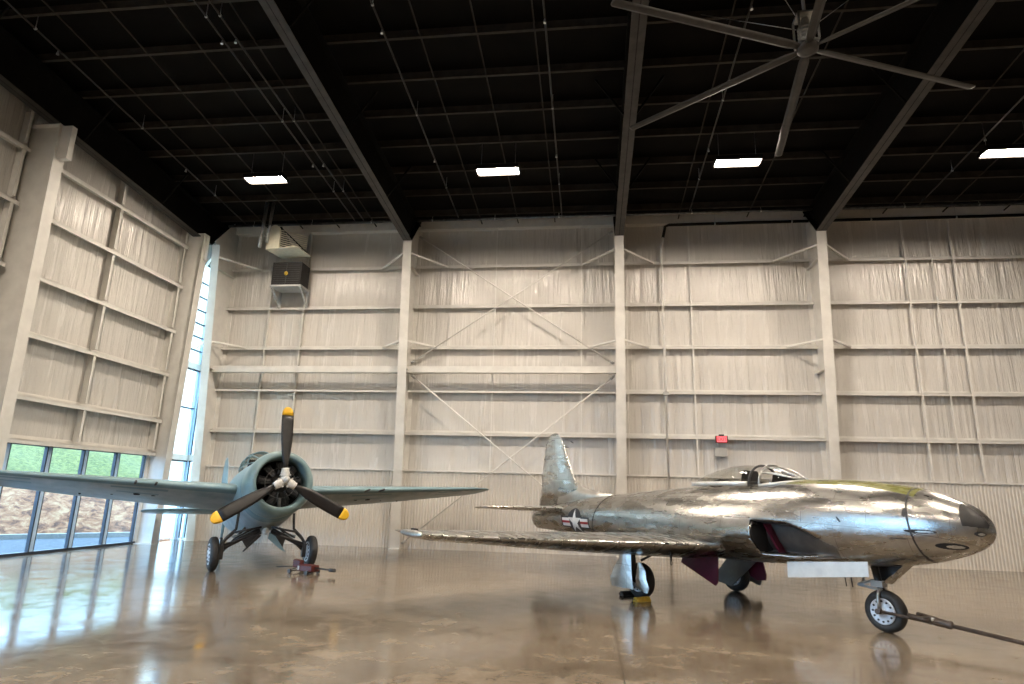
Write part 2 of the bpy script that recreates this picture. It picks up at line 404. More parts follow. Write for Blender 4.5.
# left wall posts
def post(y, ztop, d, db, clip, label):
    r = thing('steel_post', label, 'column', (XL, y, 0))
    obj('web', prism(B(), [(0, 0), (db, 0), (d, ztop), (0, ztop)], 'y', -.008, .008), 'white_steel', r)
    obj('inner_flange', prism(B(), [(db - .016, 0), (db, 0), (d, ztop), (d - .016, ztop)], 'y', -.14, .14), 'white_steel', r)
    obj('outer_flange', box(B(), .0, .016, -.14, .14, 0, ztop), 'white_steel', r)
    bm = B(); box(bm, .0, d, -.13, .13, ztop - .016, ztop); obj('cap_plate', bm, 'white_steel', r)
    bm = B(); box(bm, d, d + clip, -.07, .07, ztop - .85, ztop - .03); obj('rafter_clip', bm, 'white_steel', r)
    bm = B(); box(bm, -.0, db + .03, -.16, .16, 0, .02); obj('base_plate', bm, 'white_steel', r)
    return r
post(11.62, 9.62, .86, .98, .26, 'big white steel post nearest the camera, at left edge')
post(17.40, 9.42, .78, .56, .05, 'white steel post between the low window ribbon and the tall corner glazing')

# white box beams and X bracing on the back wall
def bt(name, label, bm, mat, cat, group=None): return tag(obj(name, bm, mat), label, cat, group)
bt('wall_beam', 'white horizontal box beam crossing the leftmost bay above the propeller plane', box(B(), -12.2, -5.72, 18.62, 18.82, 5.22, 5.42), 'white_steel', 'beam')
bt('wall_beam', 'white horizontal box beam through the middle of the cross-braced bay', box(B(), -5.64, .86, 18.62, 18.82, 5.22, 5.42), 'white_steel', 'beam')
def rod(a, b, label):
    r = thing('brace_rod', label, 'brace', a)
    a = Vector(a); b = Vector(b); d = (b - a)
    obj('rod', tube(B(), [(0, 0, 0), d], .022, 8), 'white_steel', r)
    for k in (0, 1):
        p = d * k; u = d.normalized() * (.14 if k == 0 else -.14)
        obj('end_cleat', tube(B(), [p, p + u], .04, 8), 'grey_steel', r)
rod((-5.5, 18.72, 9.75), (.72, 18.72, 5.52), 'upper brace rod falling from left to right in the cross-braced bay')
rod((-5.5, 18.66, 5.52), (.72, 18.66, 9.75), 'upper brace rod rising from left to right in the cross-braced bay')
rod((-5.5, 18.80, 5.16), (.72, 18.80, .25), 'lower brace rod falling to the right behind the jet fin')
rod((-5.5, 18.86, .15), (.72, 18.86, 5.16), 'lower brace rod rising to the right behind the wing tips')

# ------------------------------------------------------------------ windows
bm = B()
w1 = thing('window_1', 'ribbon of floor-level windows in the left wall looking on a grassy bank', None, (XL, 0, 0), kind='structure')
ys = [17.28 - 1.135 * i for i in range(12)]
ys[0] = 17.28
for i, yv in enumerate(ys):
    bm = B(); box(bm, -.06, .0, yv - .045, yv + .045, .06, 2.46); obj('mullion', bm, 'frame_aluminium', w1)
    for s in (-1, 1):
        bm = B(); box(bm, -.09, -.005, yv + s * .062 - .017, yv + s * .062 + .017, .06, 2.46); obj('gasket', bm, 'gasket', w1)
    if i: bm = B(); box(bm, -.075, -.063, yv + .085, ys[i - 1] - .085, .06, 2.46); obj('pane', bm, 'window_glass', w1)
bm = B(); box(bm, -.13, .02, ys[-1], 17.32, 0, .065); obj('sill', bm, 'gasket', w1)
bm = B(); box(bm, -.13, .02, ys[-1], 17.32, 2.455, 2.5); obj('head_rail', bm, 'gasket', w1)
w2 = thing('window_2', 'tall narrow corner glazing of pale frosted panes beside the corner column', None, (-12.84, YB, 0), kind='structure')
for xv, w in ((.02, .02), (.20, .02), (.65, .02)):
    bm = B(); box(bm, xv - w, xv + w, -.02, .13, 0, 8.95); obj('mullion', bm, 'frame_aluminium', w2)
    bm = B(); box(bm, xv + w, xv + w + .015, .02, .12, .05, 8.95); obj('gasket', bm, 'gasket', w2)
hz = [.06, 2.42, 2.6, 4.1, 5.35, 5.55, 6.0, 6.45, 6.9, 7.35, 7.8, 8.3, 8.95]
for k in range(len(hz) - 1):
    a, b = hz[k], hz[k + 1]
    if b - a < .25:
        bm = B(); box(bm, 0, .67, -.04, .13, a, b); obj('transom', bm, 'white_steel', w2); continue
    bm = B(); box(bm, 0, .67, .0, .1, b - .04, b); obj('rail', bm, 'gasket', w2)
    for (p, q) in ((.055, .18), (.235, .63)):
        bm = B(); box(bm, p, q, .063, .075, a, b - .05); obj('pane', bm, 'frosted_glass', w2)
w4 = thing('window_4', 'tall frosted glazing in the left wall hidden partly by the post', None, (XL, 17.56, 0), kind='structure')
for yv in (.03, .80, 1.58):
    bm = B(); box(bm, -.13, .0, yv - .03, yv + .03, 0, 8.95); obj('mullion', bm, 'frame_aluminium', w4)
for k in range(len(hz) - 1):
    a, b = hz[k], hz[k + 1]
    if b - a < .25:
        bm = B(); box(bm, -.13, .04, .0, 1.62, a, b); obj('transom', bm, 'white_steel', w4); continue
    bm = B(); box(bm, -.1, .0, .0, 1.62, b - .04, b); obj('rail', bm, 'gasket', w4)
    for (p, q) in ((.07, .76), (.84, 1.54)):
        bm = B(); box(bm, -.075, -.063, p, q, a, b - .04); obj('pane', bm, 'frosted_glass', w4)
# unseen clear glazing, added beside and behind the camera for daylight on the jet
w3 = thing('unseen_window', 'tall clear glazing added out of view in the left wall to light the jet', None, (XL, 0, 0), kind='structure')
for (y0, y1) in ((-8.6, .9), (1.3, 4.4)):
    n = 8 if y1 < 1 else 3
    for z0, z1 in ((0, 3.1), (3.3, 6.5)):
        bm = B()
        for i in range(n + 1): yy = y0 + (y1 - y0) * i / n; box(bm, -.13, .0, yy - .03, yy + .03, z0, z1)
        obj('window_frame', bm, 'frame_aluminium', w3); obj('pane', box(B(), -.075, -.063, y0, y1, z0, z1), 'window_glass', w3)

# ------------------------------------------------------------------ outside
struct('asphalt_apron', box(B(), -60, 60, -60, 70, -.5, -.31), 'asphalt')
struct('asphalt_road', box(B(), -40, XL - .31, -40, 60, -.31, -.04), 'asphalt', label='blue-grey asphalt outside the windows')
kd = Vector((.65, .76, 0)).normalized(); kn = Vector((-kd.y, kd.x, 0)); k0 = Vector((-16.3, 18.5, -.04))
bm = B()
a = k0 - kd * 30; b = k0 + kd * 4.3; bar(bm, a + Vector((0, 0, .07)), b + Vector((0, 0, .07)), .28, .14)
tag(obj('kerb', bm, 'concrete_kerb'), 'pale concrete kerb between the asphalt and the bank outside', 'kerb')
bm = B(); NX, NY = 70, 26; g = []
for i in range(NX + 1):
    row = []
    for j in range(NY + 1):
        p = k0 - kd * 34 + kd * (38.3 * i / NX) + kn * (.14 + 20 * j / NY)
        s = 20 * j / NY
        z = .0 + 5.6 * (1 - math.exp(-s / 7.5)) + (.12 * math.sin(i * .9 + j) + .1 * random.random()) * min(1, s)
        row.append(bm.verts.new((p.x, p.y, z)))
    g.append(row)
for i in range(NX):
    for j in range(NY): bm.faces.new((g[i][j], g[i + 1][j], g[i + 1][j + 1], g[i][j + 1])).smooth = True
struct('bank', bm, 'bank_soil', label='bare reddish soil bank with green grass on top outside the windows')

# ------------------------------------------------------------------ ceiling lights
def fixture(loc, label):
    r = thing('ceiling_light', label, 'light', loc, group='rectangular high-bay ceiling lights')
    bm = B(); box(bm, -.56, .56, -.2, .2, 0, .07); box(bm, -.56, .56, -.2, -.185, -.05, 0); box(bm, -.56, .56, .185, .2, -.05, 0); box(bm, -.56, -.545, -.185, .185, -.05, 0); box(bm, .545, .56, -.185, .185, -.05, 0); box(bm, -.5, .5, -.05, .05, .07, .12); obj('housing', bm, 'black_steel', r)
    bm = B(); box(bm, -.53, .53, -.17, .17, -.02, -.002); obj('lens', bm, 'lamp_lens', r)
    for s in (-1, 1): obj('hanger', tube(B(), [(s * .45, 0, .1), (s * .45, 0, zr(loc[1]) - loc[2] - .05)], .008, 6), 'dark_galvanised', r)
    return r
lx = [-8.82, -2.37, 3.70, 9.92]
names = ['leftmost glowing ceiling light, above the wall heater', 'second glowing ceiling light from left, over the cross-braced bay',
         'glowing ceiling light just left of a fan blade tip', 'rightmost glowing ceiling light, cut by the right edge']
f0 = fixture((lx[0], 14.85, 9.9), names[0])
for i in (1, 2, 3): dup(f0, (lx[i], 14.85, 9.9), 0, names[i])
for yy in (6.4, -2.2):
    for i, x in enumerate(lx):
        q = dup(f0, (x, yy, 9.9), 0, 'glowing ceiling light out of view above and behind the camera')
        q['group'] = 'ceiling lights out of view above the camera'

# ------------------------------------------------------------------ ceiling fan
fan = thing('ceiling_fan', 'large six-bladed dark ceiling fan hanging over the jet', 'fan', (3.72, 9.82, 9.2))
ztop = zr(9.82) - 9.2
obj('down_rod', tube(B(), [(0, 0, .55), (0, 0, ztop - .02)], .03, 10), 'grey_steel', fan)
bm = B(); box(bm, -.16, .16, -.16, .16, .60, .63); box(bm, -.16, .16, -.16, .16, .05, .08)
for sx in (-1, 1):
    for sy in (-1, 1): box(bm, sx * .15 - .015, sx * .15 + .015, sy * .15 - .015, sy * .15 + .015, .08, .60)
obj('motor_cage', bm, 'bare_metal', fan)
bm = B(); revolve(bm, [(.09, .10), (.12, .125), (.42, .125), (.47, .08), (.58, .06)], (0, 0, 0), (0, 0, 1), 20)
for k in range(4): revolve(bm, [(.14 + k * .07, .125), (.15 + k * .07, .138), (.17 + k * .07, .138), (.18 + k * .07, .125)], (0, 0, 0), (0, 0, 1), 20)
obj('motor', bm, 'bare_metal', fan)
bm = B(); revolve(bm, [(-.07, .10), (-.06, .17), (.02, .18), (.05, .12)], (0, 0, 0), (0, 0, 1), 24); obj('hub', bm, 'rafter_steel', fan)
for k in range(6):
    a = math.radians(22 + 60 * k); ca, sa = math.cos(a), math.sin(a); rings = []
    for rr, w, tw in ((.15, .10, 10), (.35, .17, 12), (1.2, .17, 10), (2.4, .165, 8), (3.58, .16, 6), (3.62, .10, 6)):
        tw = math.radians(tw); sec = []
        for (u, v) in ((-.5, 0), (-.25, .09), (.1, .10), (.5, 0), (.1, -.03), (-.25, -.05)):
            q = u * w * math.cos(tw) - v * w * math.sin(tw); zq = u * w * math.sin(tw) + v * w * math.cos(tw)
            sec.append(Vector((rr * ca - q * sa, rr * sa + q * ca, zq - .01)))
        rings.append(sec)
    bm = B(); loft(bm, rings); obj('blade', bm, 'rafter_steel', fan)
for (gx, gy) in ((1.6, .6), (-1.5, 1.2), (1.3, -1.9), (-1.6, -1.2)):
    obj('guy_wire', tube(B(), [(gx * .08, gy * .08, .45), (gx, gy, zr(9.82 + gy) - 9.2 - .1)], .006, 6), 'bare_metal', fan)

# ------------------------------------------------------------------ pipes
def pipe_run(name, label, pts, r, mat, hang=None, cat='pipe'):
    o = thing(name, label, cat, pts[0]); p0 = Vector(pts[0])
    obj('pipe', tube(B(), [Vector(p) - p0 for p in pts], r, 12), mat, o)
    if hang:
        for h in hang:
            h = Vector(h); bm = B(); tube(bm, [h - p0 + Vector((0, 0, r * .5)), Vector((h.x, h.y, zr(h.y) - .02)) - p0], .007, 6)
            revolve(bm, [(-.02, r + .008), (.02, r + .008)], h - p0, (1, 0, 0), 14); obj('hanger', bm, 'bare_metal', o)
    return o
hx = [-11.2 + 2.05 * i for i in range(13)]
pipe_run('sprinkler_pipe', 'long horizontal sprinkler main hung under the roof along the back wall', [(-12.1, 18.5, 10.2), (XR - .3, 18.5, 10.27)], .042, 'dark_galvanised', [(x, 18.5, 10.2 + .07 * (x + 12.1) / 28.3) for x in hx])
pipe_run('drain_pipe', 'black pipe along the wall top bending down beside the jet fin bay', [(XR - .2, 18.9, 10.07), (2.5, 18.9, 10.03), (2.38, 18.9, 9.98), (2.30, 18.9, 9.6)], .045, 'black_steel', [(x, 18.9, 10.04) for x in (3.9, 6.2, 8.5, 10.9, 12.9)])
o = pipe_run('conduit_pipe', 'white vertical pipe down the back wall above jet spine, left of the exit sign', [(2.30, 18.9, 9.6), (2.24, 18.9, 9.3), (2.24, 18.9, 0.0)], .036, 'white_steel')
obj('clamp', box(B(), -.13, .02, -.06, .06, -5.0, -4.9), 'grey_steel', o)
for x, lab in ((-11.4, 'thin dark pipe under the roof nearest the left wall'), (-7.6, 'thin dark pipe under the roof, left one of a close pair above propeller plane'), (-7.3, 'thin dark pipe under the roof, right one of a close pair above propeller plane'),
               (-4.15, 'thin dark pipe under the roof just right of the leftmost main rafter'), (-.85, 'thin dark pipe under the roof over the cross-braced bay'), (3.05, 'thin dark pipe under the roof left of the fan hub'), (9.6, 'thin dark pipe under the roof at far right beyond the last rafter')):
    o = pipe_run('sprinkler_branch', lab, [(x, 18.3, 10.2), (x, 5.3, zr(5.3) - .5)], .02, 'rafter_steel', [(x, yh, 10.2 + (18.3 - yh) * (zr(5.3) - 10.7) / 13.) for yh in (16.5, 13.2, 9.9, 6.6)], cat='pipe')
    for k in (.25, .6): obj('sprinkler_head', tube(B(), [(0, -13 * k, .86 * k), (0, -13 * k, .86 * k - .09)], [.012, .03], 8), 'bare_metal', o)

# ------------------------------------------------------------------ wall heater assembly
h = thing('vent_hood', 'cream arch-fronted vent hood with dark louvres high on the back wall', 'vent', (-10.25, 17.75, 9.06), math.radians(-8)); h.scale = (.92, .92, .92)
arch = [(0, 0), (.52, 0), (.52, .50)] + [(.26 + .26 * math.cos(t * PI / 10), .50 + .36 * math.sin(t * PI / 10)) for t in range(1, 10)] + [(0, .50)]
bm = B(); prism(bm, arch, 'y', 0, .07); obj('front_panel', bm, 'cream_paint', h)
bm = B(); box(bm, 0, 1.2, .0, .95, -.03, .0); obj('base_tray', bm, 'cream_paint', h)
bm = B(); prism(bm, [(.07, .01), (.75, .01), (.75, .38), (.07, .80)], 'x', .04, .5); obj('core', bm, 'seat_black', h)
for k in range(9):
    z = .06 + k * .075; e = 1.12 - max(0, z - .38) * .9
    bm = B(); bar(bm, (.5, .06, z), (1.1, .75, z - .02), .05, .02); obj('louvre', bm, 'cream_paint', h)
bm = B(); bar(bm, (.5, .05, .74), (1.14, .76, .05), .03, .03); obj('stay', bm, 'black_steel', h)
h = thing('air_handler', 'black box unit on a grey bracket below the vent hood', 'equipment', (-10.27, 18.35, 7.44))
bm = B(); box(bm, 0, 1.0, .0, .6, .60, 1.38); obj('cabinet', bm, 'seat_black', h, bevel=.015)
bm = B()
for k in range(9): box(bm, .06, .94, -.012, 0, .66 + k * .075, .675 + k * .075)
box(bm, .48, .5, -.016, 0, .62, 1.36); obj('grille', bm, 'gear_black', h)
bm = B(); revolve(bm, [(0, .05), (.02, .07), (.03, .03)], (.5, -.01, .98), (0, -1, 0), 16); obj('fan_boss', bm, 'chock_yellow', h)
bm = B(); box(bm, -.02, 1.04, -.02, .66, .54, .60); obj('shelf', bm, 'grey_steel', h)
for x in (.0, .95):
    bm = B(); box(bm, x, x + .07, .6, .67, -.0, .54); bar(bm, (x + .035, .64, .08), (x + .035, .02, .53), .05, .05); obj('bracket', bm, 'grey_steel', h)
pipe_run('flue_pipe', 'left one of two silver vertical pipes beside the vent hood', [(-10.38, 17.6, 9.05), (-10.30, 17.6, 10.58)], .055, 'bare_metal')
pipe_run('flue_pipe', 'right one of two silver vertical pipes beside the vent hood', [(-10.16, 17.62, 9.2), (-10.10, 17.62, 10.57)], .045, 'bare_metal')

# exit sign
ex = thing('exit_sign', 'small red lit exit sign on the back wall above the jet spine', 'sign', (3.78, 18.95, 3.24))
bm = B(); box(bm, -.17, .17, -.03, .05, 0, .20); obj('housing', bm, 'jack_red', ex)
bm = B(); box(bm, -.135, .135, -.04, -.03, .02, .18); obj('face', bm, 'exit_red', ex)
bm = B(); box(bm, -.07, .07, -.02, .05, .20, .24); obj('mount', bm, 'seat_black', ex)
cu = bpy.data.curves.new('letters', 'FONT'); cu.body = 'EXIT'; cu.size = .13; cu.extrude = .002; cu.align_x = 'CENTER'
to = bpy.data.objects.new('letters', cu); L(to); dg = bpy.context.evaluated_depsgraph_get(); me = bpy.data.meshes.new_from_object(to.evaluated_get(dg)); bpy.data.objects.remove(to)
me.materials.clear(); me.materials.append(MATS['jack_red']); to = bpy.data.objects.new('letters', me); L(to); to.parent = ex; to.location = (0, -.043, .055); to.rotation_euler = (PI / 2, 0, 0)
tag(obj('wall_plate', box(B(), 3.6, 3.93, 19.0, 19.2, 2.86, 3.1), 'grey_steel'), 'blank grey wall plate directly below the red exit sign', 'plate')

# ================================================================== JET
def interp(tab, x):
    if x >= tab[0][0]: return tab[0][1:]
    for a, b in zip(tab[:-1], tab[1:]):
        if a[0] >= x >= b[0]:
            t = (a[0] - x) / (a[0] - b[0]); 
            return tuple(p + (q - p) * t for p, q in zip(a[1:], b[1:]))
    return tab[-1][1:]
def smooth_tab(tab, xs):
    # Catmull-Rom style resample of a table with decreasing x
    X = [r[0] for r in tab]; out = []
    for x in xs:
        k = 0
        while k < len(X) - 2 and x < X[k + 1]: k += 1
        p0, p1, p2, p3 = tab[max(k - 1, 0)], tab[k], tab[k + 1], tab[min(k + 2, len(tab) - 1)]
        hh = p2[0] - p1[0]; t = (x - p1[0]) / hh; r = []
        for c in range(1, len(tab[0])):
            m1 = (p2[c] - p0[c]) / (p2[0] - p0[0]) if p2[0] != p0[0] else 0
            m2 = (p3[c] - p1[c]) / (p3[0] - p1[0]) if p3[0] != p1[0] else 0
            t2, t3 = t * t, t * t * t
            r.append((2 * t3 - 3 * t2 + 1) * p1[c] + (t3 - 2 * t2 + t) * hh * m1 + (-2 * t3 + 3 * t2) * p2[c] + (t3 - t2) * hh * m2)
        out.append(r)
    return out
def sstep(a, b, x):
    t = min(1, max(0, (x - a) / (b - a))); return t * t * (3 - 2 * t)
JT = [(4.83, 1.375, 1.345, .015), (4.81, 1.43, 1.29, .07), (4.76, 1.52, 1.215, .15), (4.65, 1.63, 1.13, .25), (4.49, 1.715, 1.055, .335), (4.22, 1.82, .965, .43), (3.79, 1.90, .87, .53),
      (3.1, 1.965, .80, .60), (2.39, 1.97, .745, .64), (1.4, 1.93, .69, .66), (.2, 1.86, .67, .65), (-1.07, 1.775, .69, .60), (-2.25, 1.67, .745, .53),
      (-3.0, 1.60, .79, .47), (-4.0, 1.48, .82, .39), (-4.95, 1.33, .84, .27)]
def jsec(x): return smooth_tab(JT, [x])[0]
def jdisp(x, zrel, z):
    """bulge of the intake trunk (+) and the scooped recess ahead of its mouth (-)"""
    XM = 1.90
    vm = math.exp(-((z - 1.09) / .36) ** 2)
    if x < XM: return .13 * vm * sstep(-1.6, 1.2, x)
    fade = 1 - sstep(XM, 3.3, x)
    zlo = .885 + .07 * sstep(2.3, 3.35, x); zhi = 1.34 - .36 * sstep(2.3, 3.5, x) 
    mk = sstep(zlo - .02, zlo + .035, z) * (1 - sstep(zhi - .035, zhi + .02, z))
    return .13 * vm * fade * (1 - sstep(XM, 2.6, x) * .5) - mk * (.26 * (1 - sstep(1.9, 2.9, x)) + .11 * (1 - sstep(2.6, 3.3, x)))
def jpoint(x, th, off=0.):
    top, bot, w = jsec(x); zc = (top + bot) / 2; hz = (top - bot) / 2
    c, s = math.cos(th), math.sin(th); e = .96
    y = w * (abs(c) ** e) * (1 if c >= 0 else -1); z = zc + hz * (abs(s) ** e) * (1 if s >= 0 else -1)
    d = jdisp(x, s, z) * min(1, abs(c) * 1.6) + off
    return Vector((x, y + d * (1 if c >= 0 else -1) * min(1., abs(c) * 3), z + (off * s)))
def jsurf(x, z, side=-1, off=.004):
    top, bot, w = jsec(x); zc = (top + bot) / 2; hz = (top - bot) / 2
    s = max(-.999, min(.999, (z - zc) / hz)); s = math.copysign(abs(s) ** (1 / .96), s); c = math.sqrt(max(0, 1 - s * s))
    return Vector((x, side * (w * c ** .96 + jdisp(x, s, z) * min(1, c * 1.6) + off), z))
JO = (1.83, 12.24, 0); JA = math.atan2(-.795, .607)
jet = thing('jet_aircraft', 'polished bare-metal jet fighter parked side-on with its nose to the right', 'aircraft', JO, JA)
NS, NR = 260, 96
bm = B(); xsn = []
x = 4.83
for i in range(22): xsn.append(4.83 - .4 * (i / 22) ** 1.8)
xsn += [4.43 - (4.43 - 3.35) * i / 16 for i in range(16)]
xsn += [3.35 - (3.35 - 1.93) * i / 70 for i in range(70)] + [1.93, 1.915, 1.9005, 1.8995, 1.88]
xsn += [1.84 - (1.84 + 4.95) * i / 90 for i in range(91)]
R = loft(bm, [[jpoint(x, 2 * PI * i / 144) for i in range(144)] for x in xsn], True, False)
for f in bm.faces:                                       # the step between recess and lip is the dark intake mouth
    c = f.calc_center_median()
    if len(f.verts) == 4 and 1.8993 < c.x < 1.915 and abs(c.y) > .2 and .86 < c.z < 1.35: f.material_index = 1
    elif 1.91 < c.x < 3.1 and .90 < c.z < 1.33 - .36 * sstep(2.3, 3.5, c.x) and abs(c.y) > .1: f.material_index = 2
fus = obj('fuselage', bm, ['jet_skin', 'dark_void', 'recess_grey'], jet, recalc=True)
# exhaust
bm = B(); rg = [[jpoint(-4.95, 2 * PI * i / 48) for i in range(48)]]
def ell(x, k, n=48):
    top, bot, w = jsec(-4.95); zc = (top + bot) / 2
    return [Vector((x, w * k * math.cos(2 * PI * i / n), zc + (top - bot) / 2 * k * math.sin(2 * PI * i / n))) for i in range(n)]
loft(bm, [ell(-4.94, 1.0), ell(-5.02, .97), ell(-5.03, .9), ell(-4.6, .85)], False, True); obj('exhaust_nozzle', bm, 'jet_tail_skin', jet)
bm = B(); loft(bm, [ell(-4.61, .84), ell(-4.60, .84)]); obj('tailpipe', bm, 'dark_void', jet)
# intake lips and splitters
for s in (-1, 1):
    bm = B(); pts = []; zc = 1.10
    for i in range(41):
        a = 2 * PI * i / 40; zz = zc + .225 * math.sin(a); xo = 1.895 + (.06 * math.cos(a) if 0 else 0)
        yy = jsurf(1.89, zz, s, 0).y
        yin = jsurf(1.93, zz, s, 0).y + s * .02
        t = (math.cos(a) + 1) / 2
        pts.append(Vector((xo, yin + (yy - yin) * t ** .5, zz)))
    tube(bm, pts, .018, 10); obj('intake_lip', bm, 'jet_wing_skin', jet)
    bm = B(); q = [(2.14, .90), (2.165, .90), (2.045, 1.31), (2.015, 1.31)]
    sheet(bm, [(a, jsurf(1.89, b, s, 0).y - s * .30, b) for a, b in q], (0, s, 0), .14); tag(obj('splitter_vane', bm, 'crimson', jet), 'dark red vane standing in the intake mouth')
    bm = B(); loft(bm, [[Vector((1.9165, s * (.36 + .02), .895)), Vector((1.9165, jsurf(1.89, .9, s, 0).y - s * .03, .905)), Vector((1.9165, jsurf(1.89, 1.1, s, 0).y - s * .02, 1.1)), Vector((1.9165, jsurf(1.89, 1.29, s, 0).y - s * .03, 1.29)), Vector((1.9165, s * .38, 1.31))],
                         [Vector((1.905, s * (.36 + .02), .895)), Vector((1.905, jsurf(1.89, .9, s, 0).y - s * .03, .905)), Vector((1.905, jsurf(1.89, 1.1, s, 0).y - s * .02, 1.1)), Vector((1.905, jsurf(1.89, 1.29, s, 0).y - s * .03, 1.29)), Vector((1.905, s * .38, 1.31))]])
    tag(obj('intake_duct', bm, 'dark_void', jet), 'black mouth of the air intake')
# seams
def ring_seam(x0, x1, name='fuselage_seam', mat='dark_void'):
    bm = B(); n = 96; rows = []
    for w in (-.011, .011):
        row = []
        for i in range(n):
            th = 2 * PI * i / n; xx = x0 + (x1 - x0) * (.5 - .5 * math.sin(th)) + w; row.append(jpoint(xx, th, .004))
        rows.append(row)
    loft(bm, rows, False, False); obj(name, bm, mat, jet, recalc=False)
ring_seam(-2.02, -2.42); ring_seam(4.02, 4.16, mat='gear_black')
# decals as grids conformed to the skin
def decal(name, inside, x0, x1, z0, z1, mat, off, parent, side=-1, h=.008, label=None):
    bm = B(); nx = int((x1 - x0) / h) + 1; nz = int((z1 - z0) / h) + 1; V = {}
    def v(i, j):
        if (i, j) not in V: V[i, j] = bm.verts.new(jsurf(x0 + i * h, z0 + j * h, side, off))
        return V[i, j]
    for i in range(nx):
        for j in range(nz):
            if inside(x0 + (i + .5) * h, z0 + (j + .5) * h): bm.faces.new((v(i, j), v(i + 1, j), v(i + 1, j + 1), v(i, j + 1)))
    o = obj(name, bm, mat, parent, recalc=False)
    if label: o['label'] = label
    return o
def in_poly(poly):
    def f(x, z):
        c = False; n = len(poly)
        for i in range(n):
            (x1, z1), (x2, z2) = poly[i], poly[(i + 1) % n]
            if (z1 > z) != (z2 > z) and x < (x2 - x1) * (z - z1) / (z2 - z1) + x1: c = not c
        return c
    return f
def star(cx, cz, r, sx=1.):
    return [(cx + sx * (r if k % 2 == 0 else r * .40) * math.sin(k * PI / 5), cz + (r if k % 2 == 0 else r * .40) * math.cos(k * PI / 5)) for k in range(10)]
SX, SZ, SR = -2.95, 1.10, .255
for side in (-1, 1):
    ins = decal('insignia', lambda x, z: ((x - SX) / 1.05) ** 2 + (z - SZ) ** 2 < (SR + .03) ** 2 or (abs(x - SX) < .56 and abs(z - SZ + .015) < .12), SX - .6, SX + .6, SZ - .3, SZ + .3, 'insignia_blue', .004, jet, side, label='dark blue roundel with white star and red striped bars')
    for s in (-1, 1):
        a, b = (SX + .22, SX + .52) if s > 0 else (SX - .52, SX - .22)
        decal('insignia_bar', lambda x, z: abs(z - SZ + .015) < .088, a, b, SZ - .12, SZ + .1, 'insignia_white', .006, ins, side)
        decal('insignia_stripe', lambda x, z: abs(z - SZ + .015) < .024, a, b, SZ - .06, SZ + .04, 'insignia_red', .008, ins, side)
    decal('insignia_star', in_poly(star(SX, SZ, SR + .01)), SX - .3, SX + .3, SZ - .3, SZ + .3, 'insignia_white', .009, ins, side)
def ellf(cx, cz, a, b, tilt=0):
    def f(x, z):
        u = (x - cx) * math.cos(tilt) + (z - cz) * math.sin(tilt); w = -(x - cx) * math.sin(tilt) + (z - cz) * math.cos(tilt); return (u / a) ** 2 + (w / b) ** 2 < 1
    return f
for side in (-1, 1):
    for (cx, cz, a, b) in ((4.20, 1.33, .17, .022), (4.46, 1.17, .15, .038), (4.74, 1.33, .045, .028)):
        g_ = decal('gun_port', ellf(cx, cz, a, b), cx - a, cx + a, cz - b, cz + b, 'dark_void', .003, jet, side, .005)
        decal('port_insert', ellf(cx + a * .25, cz - b * .1, a * .55, b * .5), cx - a, cx + a, cz - b, cz + b, 'bare_metal', .005, g_, side, .005)
    decal('vent_slot', ellf(4.04, 1.55, .022, .055), 4.0, 4.1, 1.48, 1.62, 'gear_black', .003, jet, side, .005)
    decal('vent_slot', ellf(3.95, 1.23, .10, .008), 3.8, 4.1, 1.2, 1.25, 'gear_black', .003, jet, side, .004)
    decal('vent_slot', ellf(3.24, 1.43, .045, .012, -.9), 3.1, 3.35, 1.35, 1.5, 'gear_black', .003, jet, side, .004)
    decal('nose_window', lambda x, z: x > 4.56 + (1.62 - z) * .25 and x < 4.80 and z > 1.40 + (4.8 - x) * .1 and z < jsec(x)[0] - .012, 4.55, 4.82, 1.38, 1.7, 'prop_black', .004, jet, side, .006, 'glossy black panel on the nose tip')
    for k, (zz, a, b) in enumerate(((1.43, 1.55, 1.75), (1.40, 1.50, 1.82), (1.36, 1.42, 1.70))):
        decal('stencil', lambda x, z: math.sin(x * 190 + k) > -.5, a, b, zz, zz + .012, 'insignia_white', .004, jet, side, .006)
# canopy: slid-back bubble and fixed windscreen
def arch_loft(bm, secs, n=24):   # secs: (x, halfwidth, zbase, ztop)
    return loft(bm, [[Vector((x, w * math.cos(PI * i / n), zb + (zt - zb) * math.sin(PI * i / n) ** .9)) for i in range(n + 1)] for x, w, zb, zt in secs], False, False, False)
cs = [(.10, .03, 1.90, 1.905), (.25, .14, 1.89, 1.97), (.5, .24, 1.885, 2.08), (.8, .31, 1.88, 2.16), (1.1, .345, 1.88, 2.215), (1.35, .355, 1.88, 2.225), (1.62, .35, 1.88, 2.20)]
bm = B(); arch_loft(bm, cs); can = tag(obj('canopy', bm, 'canopy_glass', jet, recalc=False), 'clear bubble canopy slid back')
bm = B(); tube(bm, [(1.62, .355 * math.cos(PI * i / 24), 1.88 + .325 * math.sin(PI * i / 24) ** .9) for i in range(25)], .02, 8); obj('canopy_bow', bm, 'gear_black', can)
bm = B()
for s in (-1, 1): loft(bm, [[Vector((x, s * (w + .005), 1.875)), Vector((x, s * (w + .035), 1.875)), Vector((x, s * (w + .025), 1.945)), Vector((x, s * (w + .0), 1.945))] for x, w in ((.12, .05), (.5, .25), (.8, .32), (1.1, .355), (1.6, .365))])
tag(obj('canopy_rail', bm, 'door_white', can), 'pale metal rail along the canopy foot')
ws = [(1.80, .335, 1.88, 2.20), (2.0, .31, 1.90, 2.17), (2.2, .24, 1.93, 2.08), (2.42, .06, 1.955, 1.965)]
bm = B(); arch_loft(bm, ws); wsc = obj('windscreen', bm, 'canopy_glass', jet, recalc=False)
bm = B(); tube(bm, [(1.80, .34 * math.cos(PI * i / 24), 1.88 + .33 * math.sin(PI * i / 24) ** .9) for i in range(25)], .018, 8)
